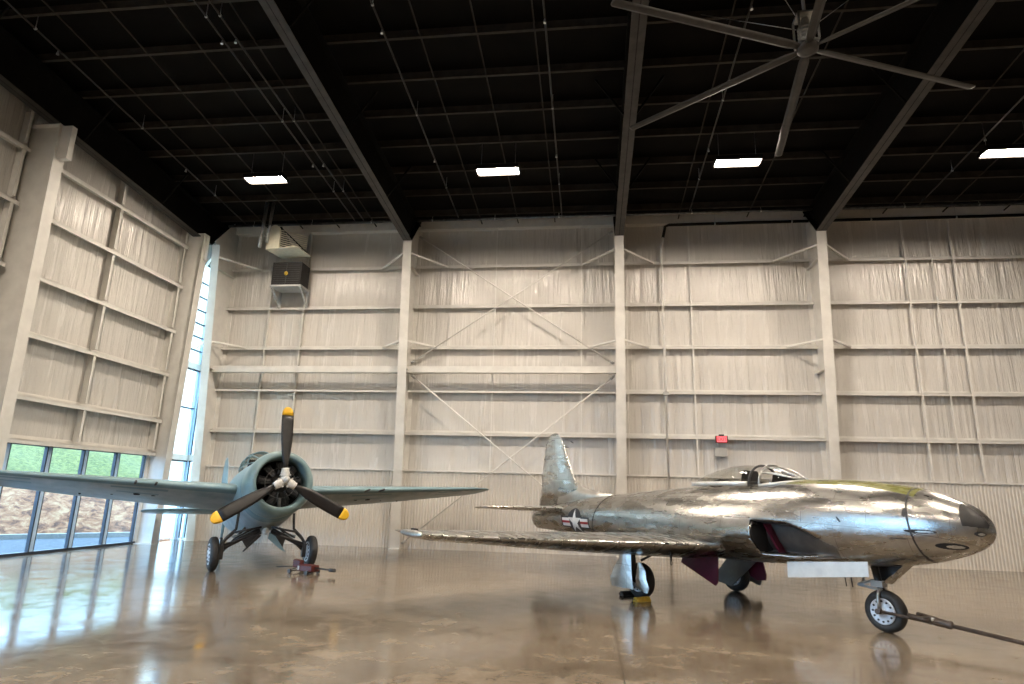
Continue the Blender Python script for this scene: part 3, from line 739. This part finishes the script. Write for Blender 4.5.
for th in (.62, 1.1, PI - 1.1, PI - .62): tube(bm, [(x, (w + .004) * math.cos(th), zb + (zt + .004 - zb) * math.sin(th) ** .9) for x, w, zb, zt in ws], .014, 8)
obj('windscreen_frame', bm, 'bare_metal', wsc)
bm = B()
for s in (-1, 1): tube(bm, [(x, s * (w + .01), zb) for x, w, zb, zt in ws], .022, 8)
obj('windscreen_sill', bm, 'door_white', wsc)
bm = B(); prism(bm, [(1.26, 1.6), (1.50, 1.6), (1.46, 1.9), (1.40, 2.13), (1.33, 2.13), (1.28, 1.9)], 'y', -.16, .16); prism(bm, [(1.1, 1.8), (1.75, 1.8), (1.75, 1.95), (1.5, 1.95), (1.1, 1.92)], 'y', -.22, .22); obj('ejection_seat', bm, 'seat_black', jet, bevel=.02)
bm = B(); prism(bm, [(1.9, 1.85), (2.3, 1.9), (2.2, 2.02), (1.95, 2.06)], 'y', -.2, .2); obj('instrument_coaming', bm, 'seat_black', jet, bevel=.02)
bm = B(); prism(bm, [(.55, 1.85), (1.15, 1.85), (1.1, 1.94), (.8, 2.0), (.6, 1.95)], 'y', -.12, .12); obj('canopy_decking', bm, 'seat_black', jet, bevel=.02)

# lifting surfaces
AF = [(0, 0), (.012, .22), (.05, .44), (.15, .78), (.30, .98), (.42, 1.), (.6, .82), (.8, .46), (.95, .13), (1, .02)]
def airfoil(le, chord, thick, y, z, inc=0, down=.75, vertical=False, up=1.):
    pts = []
    prof = [(u, v * .5 * up) for u, v in AF] + [(u, -v * .5 * down) for u, v in AF[-2:0:-1]]
    for u, v in prof:
        dx = -u * chord; dz = v * thick * chord
        if inc: dx, dz = dx * math.cos(inc) - dz * math.sin(inc), dz * math.cos(inc) + dx * math.sin(inc)
        pts.append(Vector((le + dx, y, z + dz)) if not vertical else Vector((le - u * chord, y + v * thick * chord, z)))
    return pts
def wing(secs, mat, parent, name='wing', vertical=False, **k):
    bm = B(); loft(bm, [airfoil(*s, vertical=vertical, **k) for s in secs]); return obj(name, bm, mat, parent)
for s in (-1, 1):
    w = wing([(1.42, 3.4, .13, s * .40, .945, .0), (1.24, 2.95, .14, s * .75, .945, .0), (.86, 2.25, .125, s * 3.0, 1.0, 0), (.50, 1.42, .10, s * 5.15, 1.075, 0), (.46, 1.25, .09, s * 5.34, 1.083, 0), (.34, .95, .05, s * 5.45, 1.088, 0), (.16, .5, .02, s * 5.49, 1.09, 0)], 'jet_wing_skin', jet, up=.5, down=1.35)
    # wing tip fitting
    bm = B(); revolve(bm, [(-.45, .01), (-.3, .04), (.1, .055), (.28, .04), (.36, .01)], (.12, s * 5.46, 1.085), (1, 0, 0), 16); obj('tip_fitting', bm, 'bare_metal', w)
    bm = B(); box(bm, .10, .24, min(s*5.42,s*5.47), max(s*5.42,s*5.47), 1.10, 1.155); obj('tip_light', bm, 'seat_black', w)
    # flap lowered
    bm = B(); a = math.radians(32)
    def fl(xh, c, y, z): return [Vector((xh, y, z)), Vector((xh - c * math.cos(a), y, z - c * math.sin(a))), Vector((xh - c * math.cos(a) - .01, y, z - c * math.sin(a) - .015)), Vector((xh - .02, y, z - .06))]
    loft(bm, [fl(-1.05, .55, s * .85, .90), fl(-.72, .32, s * 3.0, .985)], smooth=False); obj('flap', bm, 'jet_wing_skin', w)
    bm = B()
    for yy in (1.6, 2.5): box(bm, -.9, 1.1, s * yy - .004, s * yy + .004, 1.06 + (yy - 1) * .035, 1.062 + (yy - 1) * .035)
    bm.free()
    # tailplane
    wing([(-3.45, 1.30, .12, s * .15, 1.36, .07), (-3.55, 1.25, .12, s * .4, 1.36, .07), (-4.0, .72, .11, s * 1.98, 1.365, .07), (-4.1, .5, .07, s * 2.08, 1.365, .07), (-4.2, .2, .03, s * 2.12, 1.36, .07)], 'jet_tail_skin', jet, 'tailplane')
fin = wing([(-3.30, 1.80, .05, 0, 1.36), (-3.44, 1.55, .085, 0, 1.85), (-3.66, 1.32, .085, 0, 2.1), (-4.08, .74, .085, 0, 2.88), (-4.2, .48, .07, 0, 3.04), (-4.30, .28, .04, 0, 3.12), (-4.38, .10, .02, 0, 3.145)], 'jet_tail_skin', jet, 'fin', True)
bm = B(); loft(bm, [[Vector((x, .10 * k, z0)), Vector((x, .03 * k, (z0 + z1) / 2)), Vector((x, 0, z1)), Vector((x, -.03 * k, (z0 + z1) / 2)), Vector((x, -.10 * k, z0))] for x, z0, z1, k in ((-2.15, 1.66, 1.68, .2), (-2.8, 1.58, 1.75, .6), (-3.3, 1.53, 1.85, 1), (-3.6, 1.49, 2.02, 1), (-4.2, 1.42, 1.9, .9))])
obj('dorsal_fillet', bm, 'jet_door_skin', fin)
bm = B(); tube(bm, [(-3.72, -.03, 2.9), (-3.62, -.03, 2.86)], .012, 8); bar(bm, (-4.02, 0, 2.78), (-3.85, 0, 2.76), .015, .015); obj('probe', bm, 'dark_galvanised', fin)
# wheels
def wheel(parent, c, r, w, ax=(0, 1, 0), hub='hub_white', spokes=True):
    c = Vector(c); ax = Vector(ax).normalized(); hw = w / 2; rr = r * .62
    prof = [(-hw * .8, rr), (-hw, rr + .02), (-hw, r * .84), (-hw * .75, r * .95), (-hw * .35, r), (hw * .35, r), (hw * .75, r * .95), (hw, r * .84), (hw, rr + .02), (hw * .8, rr)]
    bm = B(); revolve(bm, prof, c, ax, 40); obj('tyre', bm, 'rubber', parent)
    bm = B()
    for sg in (-1, 1):
        revolve(bm, [(hw * .78, rr * 1.0), (hw * 1.02, rr * 1.0), (hw * .98, rr * .9), (hw * .85, rr * .62), (hw * 1.0, rr * .3), (hw * 1.15, rr * .25), (hw * 1.2, rr * .1)], c, ax * sg, 32, False, True)
    obj('wheel_hub', bm, hub, parent)
    if spokes:
        bm = B(); s = ax.cross(Vector((0, 0, 1))).normalized(); u = s.cross(ax)
        for sg in (-1, 1):
            for k in range(12):
                a = 2 * PI * k / 12; p = c + (s * math.cos(a) + u * math.sin(a)) * rr * .78 + ax * sg * hw * .93
                tube(bm, [p, p + ax * sg * .012], rr * .085, 8)
        obj('hub_bolt', bm, 'gear_black', parent)['kind'] = 'stuff'
# nose gear
bm = B(); tube(bm, [(3.30, 0, .92), (3.36, 0, .62), (3.40, 0, .50)], [.05, .045, .04], 12); ng = obj('nose_gear_strut', bm, 'gear_black', jet)
bm = B(); tube(bm, [(3.40, -.12, .27), (3.40, -.12, .46), (3.40, -.08, .53), (3.40, .08, .53), (3.40, .12, .46), (3.40, .12, .27)], .022, 8); tube(bm, [(3.40, -.16, .27), (3.40, .16, .27)], .022, 8); obj('fork', bm, 'bare_metal', ng)
bm = B(); tube(bm, [(3.08, -.02, .56), (3.36, 0, .66)], .018, 8); tube(bm, [(3.08, -.02, .56), (3.40, -.02, .52)], .018, 8); tube(bm, [(3.10, .05, .56), (3.2, .0, .85)], .018, 8); box(bm, 3.28, 3.44, -.06, .06, .56, .64); obj('torque_link', bm, 'grey_steel', ng)
wheel(ng, (3.42, -.0, .265), .265, .17)
bm = B(); sheet(bm, [(3.45, -.36, .71), (2.22, -.36, .56), (2.22, -.36, .78), (3.45, -.36, .90)], (0, 1, 0), .015); tag(obj('nose_gear_door', bm, 'door_white', jet), 'long pale door hanging along the belly')
bm = B(); sheet(bm, [(3.30, .12, .85), (3.78, .12, .90), (3.46, .12, .60), (3.34, .12, .62)], (0, 1, 0), .015); obj('nose_gear_door', bm, 'gear_black', jet)
bm = B(); sheet(bm, [(3.42, -.02, .62), (3.78, -.1, .885), (3.78, .12, .885), (3.46, .14, .61)], (1, 0, -.5), .012); obj('nose_gear_door', bm, 'jet_wing_skin', jet)
bm = B()
for x in (2.93, 3.02): tube(bm, [(x, -.1, .80), (x + .03, -.1, .52)], .008, 6)
obj('door_rod', bm, 'gear_black', jet)
# main gear
for s in (-1, 1):
    yo = .13 if s < 0 else 0.
    bm = B(); tube(bm, [(-.05, s * (1.27 + yo), .95), (-.03, s * (1.24 + yo), .55), (-.02, s * (1.23 + yo), .27)], [.055, .05, .04], 12); mg = obj('main_gear_strut', bm, 'gear_black', jet)
    wheel(mg, (0, s * (1.10 + yo), .285), .285, .17)
    bm = B(); tube(bm, [(0, s * (1.24 + yo), .285), (0, s * (1.0 + yo), .285)], .03, 10); tube(bm, [(-.03, s * 1.2, .6), (.25, s * .8, .85)], .02, 8); obj('drag_strut', bm, 'gear_black', mg)
    # outer fairing door, bent sheet
    bm = B()
    def door(pts, y0, thick):
        rows = []
        for (z, xa, xb, bow) in pts:
            rows.append([Vector((xa + (xb - xa) * t, s * (y0 + bow * math.sin(PI * t)), z)) for t in (0, .25, .5, .75, 1)])
        top = [[bm.verts.new(p) for p in r] for r in rows]; bot = [[bm.verts.new(p + Vector((0, -s * thick, 0))) for p in r] for r in rows]
        for G in (top, bot):
            for i in range(len(G) - 1):
                for j in range(4): bm.faces.new((G[i][j], G[i][j + 1], G[i + 1][j + 1], G[i + 1][j]))
        for i in range(len(rows) - 1):
            for j in (0, 4): bm.faces.new((top[i][j], top[i + 1][j], bot[i + 1][j], bot[i][j]))
        for i in (0, -1):
            for j in range(4): bm.faces.new((top[i][j], top[i][j + 1], bot[i][j + 1], bot[i][j]))
    door([(.93, .02, .28, .03), (.84, -.14, .10, .05), (.62, -.22, .10, .05), (.45, -.36, .10, .04), (.30, -.44, .12, .03), (.17, -.42, .14, .02)], 1.40 + yo, .012)
    obj('gear_door', bm, 'jet_door_skin', mg)
    bm = B(); door([(.60, .16, .24, .02), (.48, .14, .34, .03), (.34, .10, .36, .03), (.22, .12, .42, .02), (.14, .30, .38, .01)], 1.31 + yo, .012); obj('wheel_cover', bm, 'jet_door_skin', mg)
    # wheel well under wing
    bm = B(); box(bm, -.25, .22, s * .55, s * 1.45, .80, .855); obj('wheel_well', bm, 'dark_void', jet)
def poly_door(pts, y, mat, lean=0., t=.02):
    bm = B(); sheet(bm, [(x, y + (z - .7) * lean, z) for x, z in pts], (0, 1, 0), t); return obj('inner_gear_door', bm, mat, jet)
tag(poly_door([(.19, .62), (.17, .57), (.92, .28), (.97, .33), (1.0, .74), (.24, .70)], -.46, 'crimson'), 'crimson inner face of a wheel door')
tag(poly_door([(.16, .27), (.60, .20), (1.15, .66), (.66, .78)], .28, 'recess_grey'), 'bare metal wheel door hanging from the belly')
tag(poly_door([(.75, .72), (1.15, .72), (1.22, .44), (1.20, .36), (1.02, .34), (.9, .40)], .42, 'crimson'), 'crimson wheel door at the far side')
bm = B(); tube(bm, [(.78, -1.28, .86), (.78, -1.28, .68)], [.03, .014], 8); tube(bm, [(.78 + .02 * math.cos(a * .785), -1.28, .645 + .035 * math.sin(a * .785)) for a in range(9)], .007, 6); obj('tie_down_ring', bm, 'gear_black', jet)
bm = B(); tube(bm, [(2.75, -.35, 1.99 - .06), (2.75, -.35, 1.90)], .012, 8); obj('foot_step', bm, 'gear_black', jet) if 0 else bm.free()
# tow bar
tb = thing('tow_bar', 'brown two-legged tow bar clipped to the jet nose wheel, running off right', 'tow bar', (3.90, 9.53, 0), JA)
for s in (-1, 1):
    bm = B(); tube(bm, [(0, s * .14, .27), (.75, s * .035, .215)], .02, 8); obj('fork_leg', bm, 'tow_brown', tb)
    bm = B(); tube(bm, [(0, s * .12, .27), (0, s * .19, .27)], .035, 12); obj('axle_pin', bm, 'tow_brown', tb)
    bm = B(); tube(bm, [(.35, s * .11, .275), (.6, s * .09, .25)], .03, 8); obj('spring', bm, 'tow_brown', tb)
bm = B(); tube(bm, [(.55, 0, .235), (.66, 0, .235), (.80, 0, .225), (.82, 0, .22)], [.04, .05, .05, .03], 10); obj('coupling', bm, 'tow_brown', tb)
bm = B(); revolve(bm, [(0, .045), (.05, .045)], (.58, 0, .235), (1, 0, 0), 12); obj('collar', bm, 'dirty_white', tb)
bm = B(); tube(bm, [(.78, 0, .222), (3.2, 0, .05)], .025, 10); obj('draw_bar', bm, 'tow_brown', tb)
bm = B(); tube(bm, [(3.15 + .06 * math.cos(a * PI / 6), .06 * math.sin(a * PI / 6), .04) for a in range(13)], .014, 8); obj('eye', bm, 'tow_brown', tb)
# chocks
def jetpt(x, y, z=0):
    c, s_ = math.cos(JA), math.sin(JA); return (JO[0] + c * x - s_ * y, JO[1] + s_ * x + c * y, z)
for (x, y, m, lab) in ((.27, -1.46, 'chock_yellow', 'yellow wheel chock in front of the jet near main wheel'), (-.345, -1.23, 'gear_black', 'black wheel chock behind the jet near main wheel')):
    r = thing('wheel_chock', lab, 'chock', jetpt(x, y), JA); sg = 1 if x > 0 else -1
    bm = B(); prism(bm, [(-.05, 0), (.06, 0), (.06, .03), (.02, .075), (-.02, .075), (-.05, .03)], 'y', -.15, .15); obj('block', bm, m, r, bevel=.008)
    bm = B(); tube(bm, [(0, -.15, .04), (0, -.18, .05), (0, -.2, .03)], .008, 6); obj('rope', bm, 'tow_brown', r)

# ================================================================== PROPELLER PLANE
WO = (-6.76, 13.07, 0); WA = -.889; PITCH = math.radians(8)
wc = thing('propeller_plane', 'blue-grey propeller fighter facing the camera, three black blades with yellow tips', 'aircraft', WO, WA)
CP, SP = math.cos(PITCH), math.sin(PITCH)
def W(x, y, z):   # body axes -> plane frame, nose up
    return Vector((x * CP - z * SP, y, 1.62 + x * SP + z * CP))
def Wo(name, bm, mat, parent=None, **kw):
    for v in bm.verts: v.co = W(*v.co)
    return obj(name, bm, mat, parent if parent is not None else wc, **kw)
WT = [(.42, .645, -.645, .645), (.2, .655, -.70, .655), (-.3, .68, -.80, .66), (-1.0, .72, -.84, .65), (-2.0, .76, -.80, .60), (-3.0, .70, -.68, .50), (-4.2, .56, -.48, .34), (-5.4, .42, -.24, .18), (-6.3, .34, -.06, .08), (-6.75, .30, .04, .03)]
bm = B(); xw = [.42 - 7.17 * i / 60 for i in range(61)]; rings = []
for x, (t_, b_, w_) in zip(xw, smooth_tab(WT, xw)):
    rings.append([Vector((x, w_ * math.cos(2 * PI * i / 48), (t_ + b_) / 2 + (t_ - b_) / 2 * math.sin(2 * PI * i / 48))) for i in range(48)])
loft(bm, rings); Wo('fuselage', bm, 'blue_grey_paint')
# cowling ring with rolled lip
bm = B(); revolve(bm, [(.40, .655), (.75, .66), (.92, .645), (1.02, .61), (1.075, .56), (1.08, .52), (1.05, .495), (.95, .485), (.6, .485)], (0, 0, 0), (1, 0, 0), 56, False, False); Wo('cowling', bm, 'cowl_paint', recalc=False)
bm = B(); revolve(bm, [(.60, .484), (.605, .484)], (0, 0, 0), (1, 0, 0), 40); Wo('firewall', bm, 'dark_void')
bm = B(); revolve(bm, [(.42, .645), (.46, .60), (.48, .60)], (0, 0, 0), (1, 0, 0), 40, False, True); Wo('cowl_flap', bm, 'gear_black')
# chin: lip scoop bottom of the cowl and paler belly
# radial engine
bm = B(); revolve(bm, [(.62, .20), (.72, .20), (.80, .17), (.92, .12), (1.02, .09), (1.06, .05)], (0, 0, 0), (1, 0, 0), 28, False, True); eng = Wo('engine_case', bm, 'dark_galvanised')
for k in range(9):
    a = 2 * PI * k / 9 + PI / 2; c, s = math.cos(a), math.sin(a); bm = B()
    prof = []
    for i in range(9): prof += [(.18 + i * .028, .075), (.188 + i * .028, .088), (.196 + i * .028, .088), (.204 + i * .028, .075)]
    revolve(bm, prof, (.76, 0, 0), (0, c, s), 12); Wo('cylinder', bm, 'gear_black', eng, recalc=False)
for k in range(9):
    a = 2 * PI * k / 9 + PI / 2 + .2; c, s = math.cos(a), math.sin(a)
    bm = B(); tube(bm, [(.88, .17 * c, .17 * s), (.86, .38 * c, .38 * s)], .012, 6); Wo('pushrod', bm, 'dark_galvanised', eng)
bm = B(); tube(bm, [(.88, .30 * math.cos(2 * PI * i / 40), .30 * math.sin(2 * PI * i / 40)) for i in range(41)], .010, 6); Wo('ignition_ring', bm, 'dark_galvanised', eng)
bm = B(); tube(bm, [(.90, 0, -.30), (.92, 0, -.48)], .035, 10); Wo('oil_sump', bm, 'dark_galvanised', eng)
# propeller
XP = 1.26
bm = B(); revolve(bm, [(-.16, .06), (-.10, .09), (.0, .095), (.06, .07), (.10, .055), (.20, .05), (.22, .02)], (XP, 0, 0), (1, 0, 0), 24); hub = Wo('propeller_hub', bm, 'dirty_white')
for k in range(3):
    a = PI / 2 + 2 * PI * k / 3 + .03; rd = Vector((0, math.cos(a), math.sin(a))); tg = Vector((0, -math.sin(a), math.cos(a))); ax = Vector((1, 0, 0)); c0 = Vector((XP, 0, 0))
    bm = B(); tube(bm, [c0 + rd * .04, c0 + rd * .10, c0 + rd * .15, c0 + rd * .20, c0 + rd * .235], [.06, .085, .085, .07, .075], 14); 
    for sg in (-1, 1): tube(bm, [c0 + rd * .10 + tg * sg * .085 - ax * .04, c0 + rd * .10 + tg * sg * .085 + ax * .05], .018, 8)
    Wo('blade_clamp', bm, 'dirty_white', hub)
    def bsec(r, w, tw, th):
        ch = tg * math.cos(tw) + ax * math.sin(tw); nn = -tg * math.sin(tw) + ax * math.cos(tw)
        return [c0 + rd * r + ch * (w * u) + nn * (th * v) for u, v in ((.5, 0), (.3, .5), (0, .7), (-.3, .5), (-.5, 0), (-.3, -.3), (0, -.35), (.3, -.3))]
    R_ = [(.21, .085, .75, .07), (.35, .15, .6, .06), (.55, .22, .42, .05), (.8, .25, .30, .035), (1.0, .255, .22, .025), (1.2, .25, .17, .02), (1.31, .24, .15, .016)]
    T_ = [(1.31, .241, .15, .018), (1.38, .225, .15, .014), (1.43, .185, .15, .012), (1.465, .125, .15, .010), (1.48, .06, .15, .006), (1.483, .02, .15, .004)]
    bm = B(); loft(bm, [bsec(*q) for q in R_]); bl = Wo('propeller_blade', bm, 'prop_black')
    bm = B(); loft(bm, [bsec(*q) for q in T_]); tag(Wo('blade_tip', bm, 'tip_yellow', bl), 'yellow blade tip')
# belly panel (pale)
bm = B(); rings = []
for x, (t_, b_, w_) in zip(xw[2:38], smooth_tab(WT, xw[2:38])):
    zc = (t_ + b_) / 2; hz_ = (t_ - b_) / 2
    rings.append([Vector((x, (w_ + .006) * math.cos(a), zc + (hz_ + .006) * math.sin(a))) for a in [PI + .45 + (PI - .9) * i / 24 for i in range(25)]])
loft(bm, rings, False, False, False); tag(Wo('belly_skin', bm, 'belly_grey_paint', recalc=False), 'paler grey belly skin')
# canopy
cw = [(-.72, .05, .70, .72), (-.95, .24, .70, .90), (-1.15, .30, .70, 1.0), (-1.6, .32, .72, 1.05), (-2.1, .30, .74, 1.05), (-2.5, .25, .76, 1.0), (-3.0, .12, .72, .82)]
bm = B(); arch_loft(bm, cw); cn = Wo('canopy', bm, 'canopy_glass', recalc=False)
bm = B()
for (x, w, zb, zt) in cw[2:6]: tube(bm, [(x, w * math.cos(PI * i / 20), zb + (zt - zb) * math.sin(PI * i / 20) ** .9) for i in range(21)], .018, 8)
for th in (.02, .75, PI - .75, PI - .02): tube(bm, [(x, w * math.cos(th), zb + (zt - zb) * math.sin(th) ** .9) for x, w, zb, zt in cw], .014, 8)
Wo('canopy_frame', bm, 'blue_grey_paint', cn)
bm = B(); prism(bm, [(-1.9, .5), (-1.75, .5), (-1.8, .92), (-1.9, .95)], 'y', -.17, .17); Wo('headrest', bm, 'seat_black')
# wings (root fairing at fuselage), starboard and port
for s, dih in ((-1, .060), (1, .046)):
    def zz(y): return -.02 + dih * (abs(y) - .6)
    secs = [(-.0, 2.75, .18, s * .45, zz(.45), math.radians(3)), (-.03, 2.62, .17, s * 1.0, zz(1.0), math.radians(3)), (-.22, 2.05, .14, s * 3.6, zz(3.6), math.radians(2)), (-.36, 1.58, .11, s * 5.3, zz(5.3), 0), (-.44, 1.36, .09, s * 5.6, zz(5.6), 0), (-.60, 1.0, .06, s * 5.75, zz(5.75), 0), (-.8, .5, .03, s * 5.8, zz(5.8), 0)]
    bm = B(); loft(bm, [airfoil(*q) for q in secs])
    for f in bm.faces:
        f.normal_update()
    w = Wo('wing', bm, 'blue_grey_paint')
    # underside skin
    bm = B(); rows = []
    for q in secs[:5]:
        le, ch, th, y, z, inc = q; row = []
        for u, v in AF[2:]:
            dx = -u * ch; dz = -v * .5 * .75 * th * ch - .004
            dx, dz = dx * math.cos(inc) - dz * math.sin(inc), dz * math.cos(inc) + dx * math.sin(inc); row.append(Vector((le + dx, y, z + dz)))
        rows.append(row)
    loft(bm, rows, False, False, False); tag(Wo('lower_skin', bm, 'belly_grey_paint', w, recalc=False), 'paler grey underside of the wing')
    bm = B()
    for yy in (2.15, 2.5): tube(bm, [(-.16 + .3, s * yy, zz(yy) - .03), (-.4, s * yy, zz(yy) - .03)], .022, 10)
    Wo('gun_barrel', bm, 'gear_black', w)
    for yy, xx, rr in ((2.42, -.75, .075), (2.12, -.75, .055), (2.85, -1.0, .028), (1.0, -.9, .03), (1.6, -1.9, .035), (1.25, -2.1, .03), (3.4, -1.3, .025)):
        bm = B(); q = interp([(-.1, 0), (-9, 0)], 0); zb = zz(yy) - .5 * .75 * .145 * 2.25 * .9; revolve(bm, [(-.05, rr * .7), (-.02, rr), (.03, rr)], (xx, s * yy, zb - .01), (0, 0, 1), 14); Wo('wing_fitting', bm, 'dark_void', w)
    bm = B(); box(bm, -2.28, -2.0, s * 1.5, s * 3.0, zz(2.2) - .10, zz(2.2) - .085); bm.free()
    # tailplane
    secs = [(-5.55, 1.15, .13, s * .05, .20, .05), (-5.6, 1.1, .13, s * .3, .20, .05), (-5.85, .80, .12, s * 1.7, .19, .05), (-5.95, .6, .09, s * 1.98, .19, .05), (-6.1, .25, .03, s * 2.06, .19, .05)]
    bm = B(); loft(bm, [airfoil(*q) for q in secs]); Wo('tailplane', bm, 'blue_grey_paint')
bm = B(); loft(bm, [airfoil(-5.35, 1.5, .07, 0, .25, vertical=True), airfoil(-5.65, 1.25, .07, 0, .7, vertical=True), airfoil(-5.9, .95, .06, 0, 1.35, vertical=True), airfoil(-6.05, .6, .05, 0, 1.68, vertical=True), airfoil(-6.2, .25, .03, 0, 1.76, vertical=True)]); Wo('fin', bm, 'blue_grey_paint')
# tail wheel
bm = B(); tube(bm, [(-5.5, 0, .85), (-5.62, 0, .42), (-5.68, 0, .14)], [.05, .04, .03], 10); tw = obj('tail_wheel_strut', bm, 'blue_grey_paint', wc)
wheel(tw, (-5.68, 0, .13), .13, .07, spokes=False)
# main gear: folding linkage
ball = B(); revolve(ball, [(-.075, .01), (-.055, .052), (0, .075), (.055, .052), (.075, .01)], (.12, -.02, .76), (0, 0, 1), 20); obj('gear_pivot_cap', ball, 'dirty_white', wc)
for s in (-1, 1):
    def T(pts, r, nm='strut', par=None, mat='gear_black'): return obj(nm, tube(B(), [(x, s * y, z) for x, y, z in pts], r, 8), mat, par if par is not None else wc)
    leg = T([(.0, .12, .78), (.0, .45, .62), (.02, .82, .42)], [.05, .045, .04], 'main_gear_leg')
    T([(.02, .82, .30), (.02, .82, .52), (.0, .74, .64), (-.02, .58, .80), (-.05, .56, 1.12)], [.03, .035, .03, .028, .028], 'upright', leg)
    T([(.05, .10, .84), (.05, .62, .74)], .022, 'link', leg); T([(.05, .10, .72), (.03, .80, .50)], .022, 'link', leg)
    T([(.05, .28, .80), (.04, .60, .62)], .016, 'link', leg); T([(.0, .60, .74), (.0, .80, .55)], .018, 'link', leg)
    T([(-.35, .35, .80), (.0, .80, .36)], .025, 'drag_link', leg)
    bm = B(); box(bm, -.03, .07, min(s * .78, s * .86), max(s * .78, s * .86), .22, .50); obj('axle_carrier', bm, 'gear_black', leg, bevel=.01)
    wheel(leg, (.02, s * .965, .33), .33, .16, (0, 1, -.04 * s), 'hub_white')
    bm = B(); sheet(bm, [(.06, s * .10, .74), (.06, s * .46, .58), (.06, s * .36, .44), (.06, s * .22, .56)] if s < 0 else [(.06, .10, .72), (.06, .40, .60), (.06, .36, .44), (.06, .30, .40)], (1, 0, 0), .02); obj('gusset', bm, 'gear_black', leg)
    bm = B(); sheet(bm, [(-.05, s * .10, .74), (-.05, s * .50, .70), (-.05, s * .66, .66), (-.05, s * .55, .58), (-.05, s * .2, .60)], (-1, 0, 0), .015); obj('well_door', bm, 'belly_grey_paint', leg)
bm = B(); sheet(bm, [(.14, .05, .74), (.14, .18, .66), (.14, .42, .34), (.14, .30, .40), (.14, .03, .62)], (1, 0, 0), .015); tag(obj('hanging_door', bm, 'blue_grey_paint', wc), 'pale blue-grey hanging door panel')
bm = B(); sheet(bm, [(.14, -.10, .68), (.14, -.42, .36), (.14, -.44, .38), (.14, -.16, .70)], (1, 0, 0), .012); obj('door_rod', bm, 'gear_black', wc)

# red jack by the far wheel
jk = thing('floor_jack', 'dark red wheeled floor jack lying before the propeller plane right-hand wheel', 'jack', (-5.62, 12.72, 0), math.radians(-20))
bm = B(); box(bm, -.16, .22, -.11, .11, .05, .17); obj('body', bm, 'jack_red', jk, bevel=.012)
bm = B(); box(bm, -.34, -.14, -.06, .06, .10, .25); obj('pump', bm, 'jack_red', jk, bevel=.02)
bm = B(); tube(bm, [(.2, 0, .12), (.62, .05, .10)], .016, 8); tube(bm, [(.55, .04, .10), (.68, .06, .10)], .035, 8); obj('handle', bm, 'gear_black', jk)
for i, (dx, dy) in enumerate(((-.30, .16), (-.30, -.16), (.15, .16), (.15, -.16))):
    bm = B(); tube(bm, [(dx, dy - .02, .04), (dx, dy + .02, .04)], .04, 12); obj('caster', bm, 'gear_black', jk)
bm = B(); tube(bm, [(-.32, -.16, .04), (-.32, .16, .04)], .012, 6); tube(bm, [(.15, -.16, .04), (.15, .16, .04)], .012, 6); tube(bm, [(-.3, 0, .12), (-.72, -.1, .09)], .013, 6); tube(bm, [(-.3, 0, .08), (-.6, .12, .02)], .01, 6); obj('lift_arm', bm, 'gear_black', jk)
bm = B(); box(bm, -.14, -.1, -.115, -.1, .07, .15); obj('label_plate', bm, 'dirty_white', jk)

# ------------------------------------------------------------------ world and camera
w = bpy.data.worlds.new('sky'); S.world = w; w.use_nodes = True; bg = w.node_tree.nodes['Background']
bg.inputs[0].default_value = (.70, .87, 1., 1); bg.inputs[1].default_value = 12.0

cam = bpy.data.cameras.new('camera'); co = bpy.data.objects.new('camera', cam); S.collection.objects.link(co); S.camera = co
cam.sensor_width = 36; cam.lens = 630 / 1024 * 36; cam.clip_end = 500
R3 = Matrix(((0.9925087, 0.00305247, 0.12213587), (0.11940796, -0.23575418, -0.96444891), (0.02585009, 0.97180793, -0.23435256)))
# rows above map camera axes to world axes
co.matrix_world = Matrix.Translation((0, 0, 1.65)) @ R3.to_4x4()
S.view_settings.view_transform = 'Standard'; S.view_settings.look = 'None'; S.view_settings.exposure = 0; S.view_settings.gamma = 1
S.view_settings.use_curve_mapping = False
S.cycles.use_denoising = True
S.cycles.max_bounces = 8; S.cycles.diffuse_bounces = 4; S.cycles.glossy_bounces = 4; S.cycles.transparent_max_bounces = 12
S.cycles.sample_clamp_indirect = 6; S.cycles.caustics_reflective = False; S.cycles.caustics_refractive = False
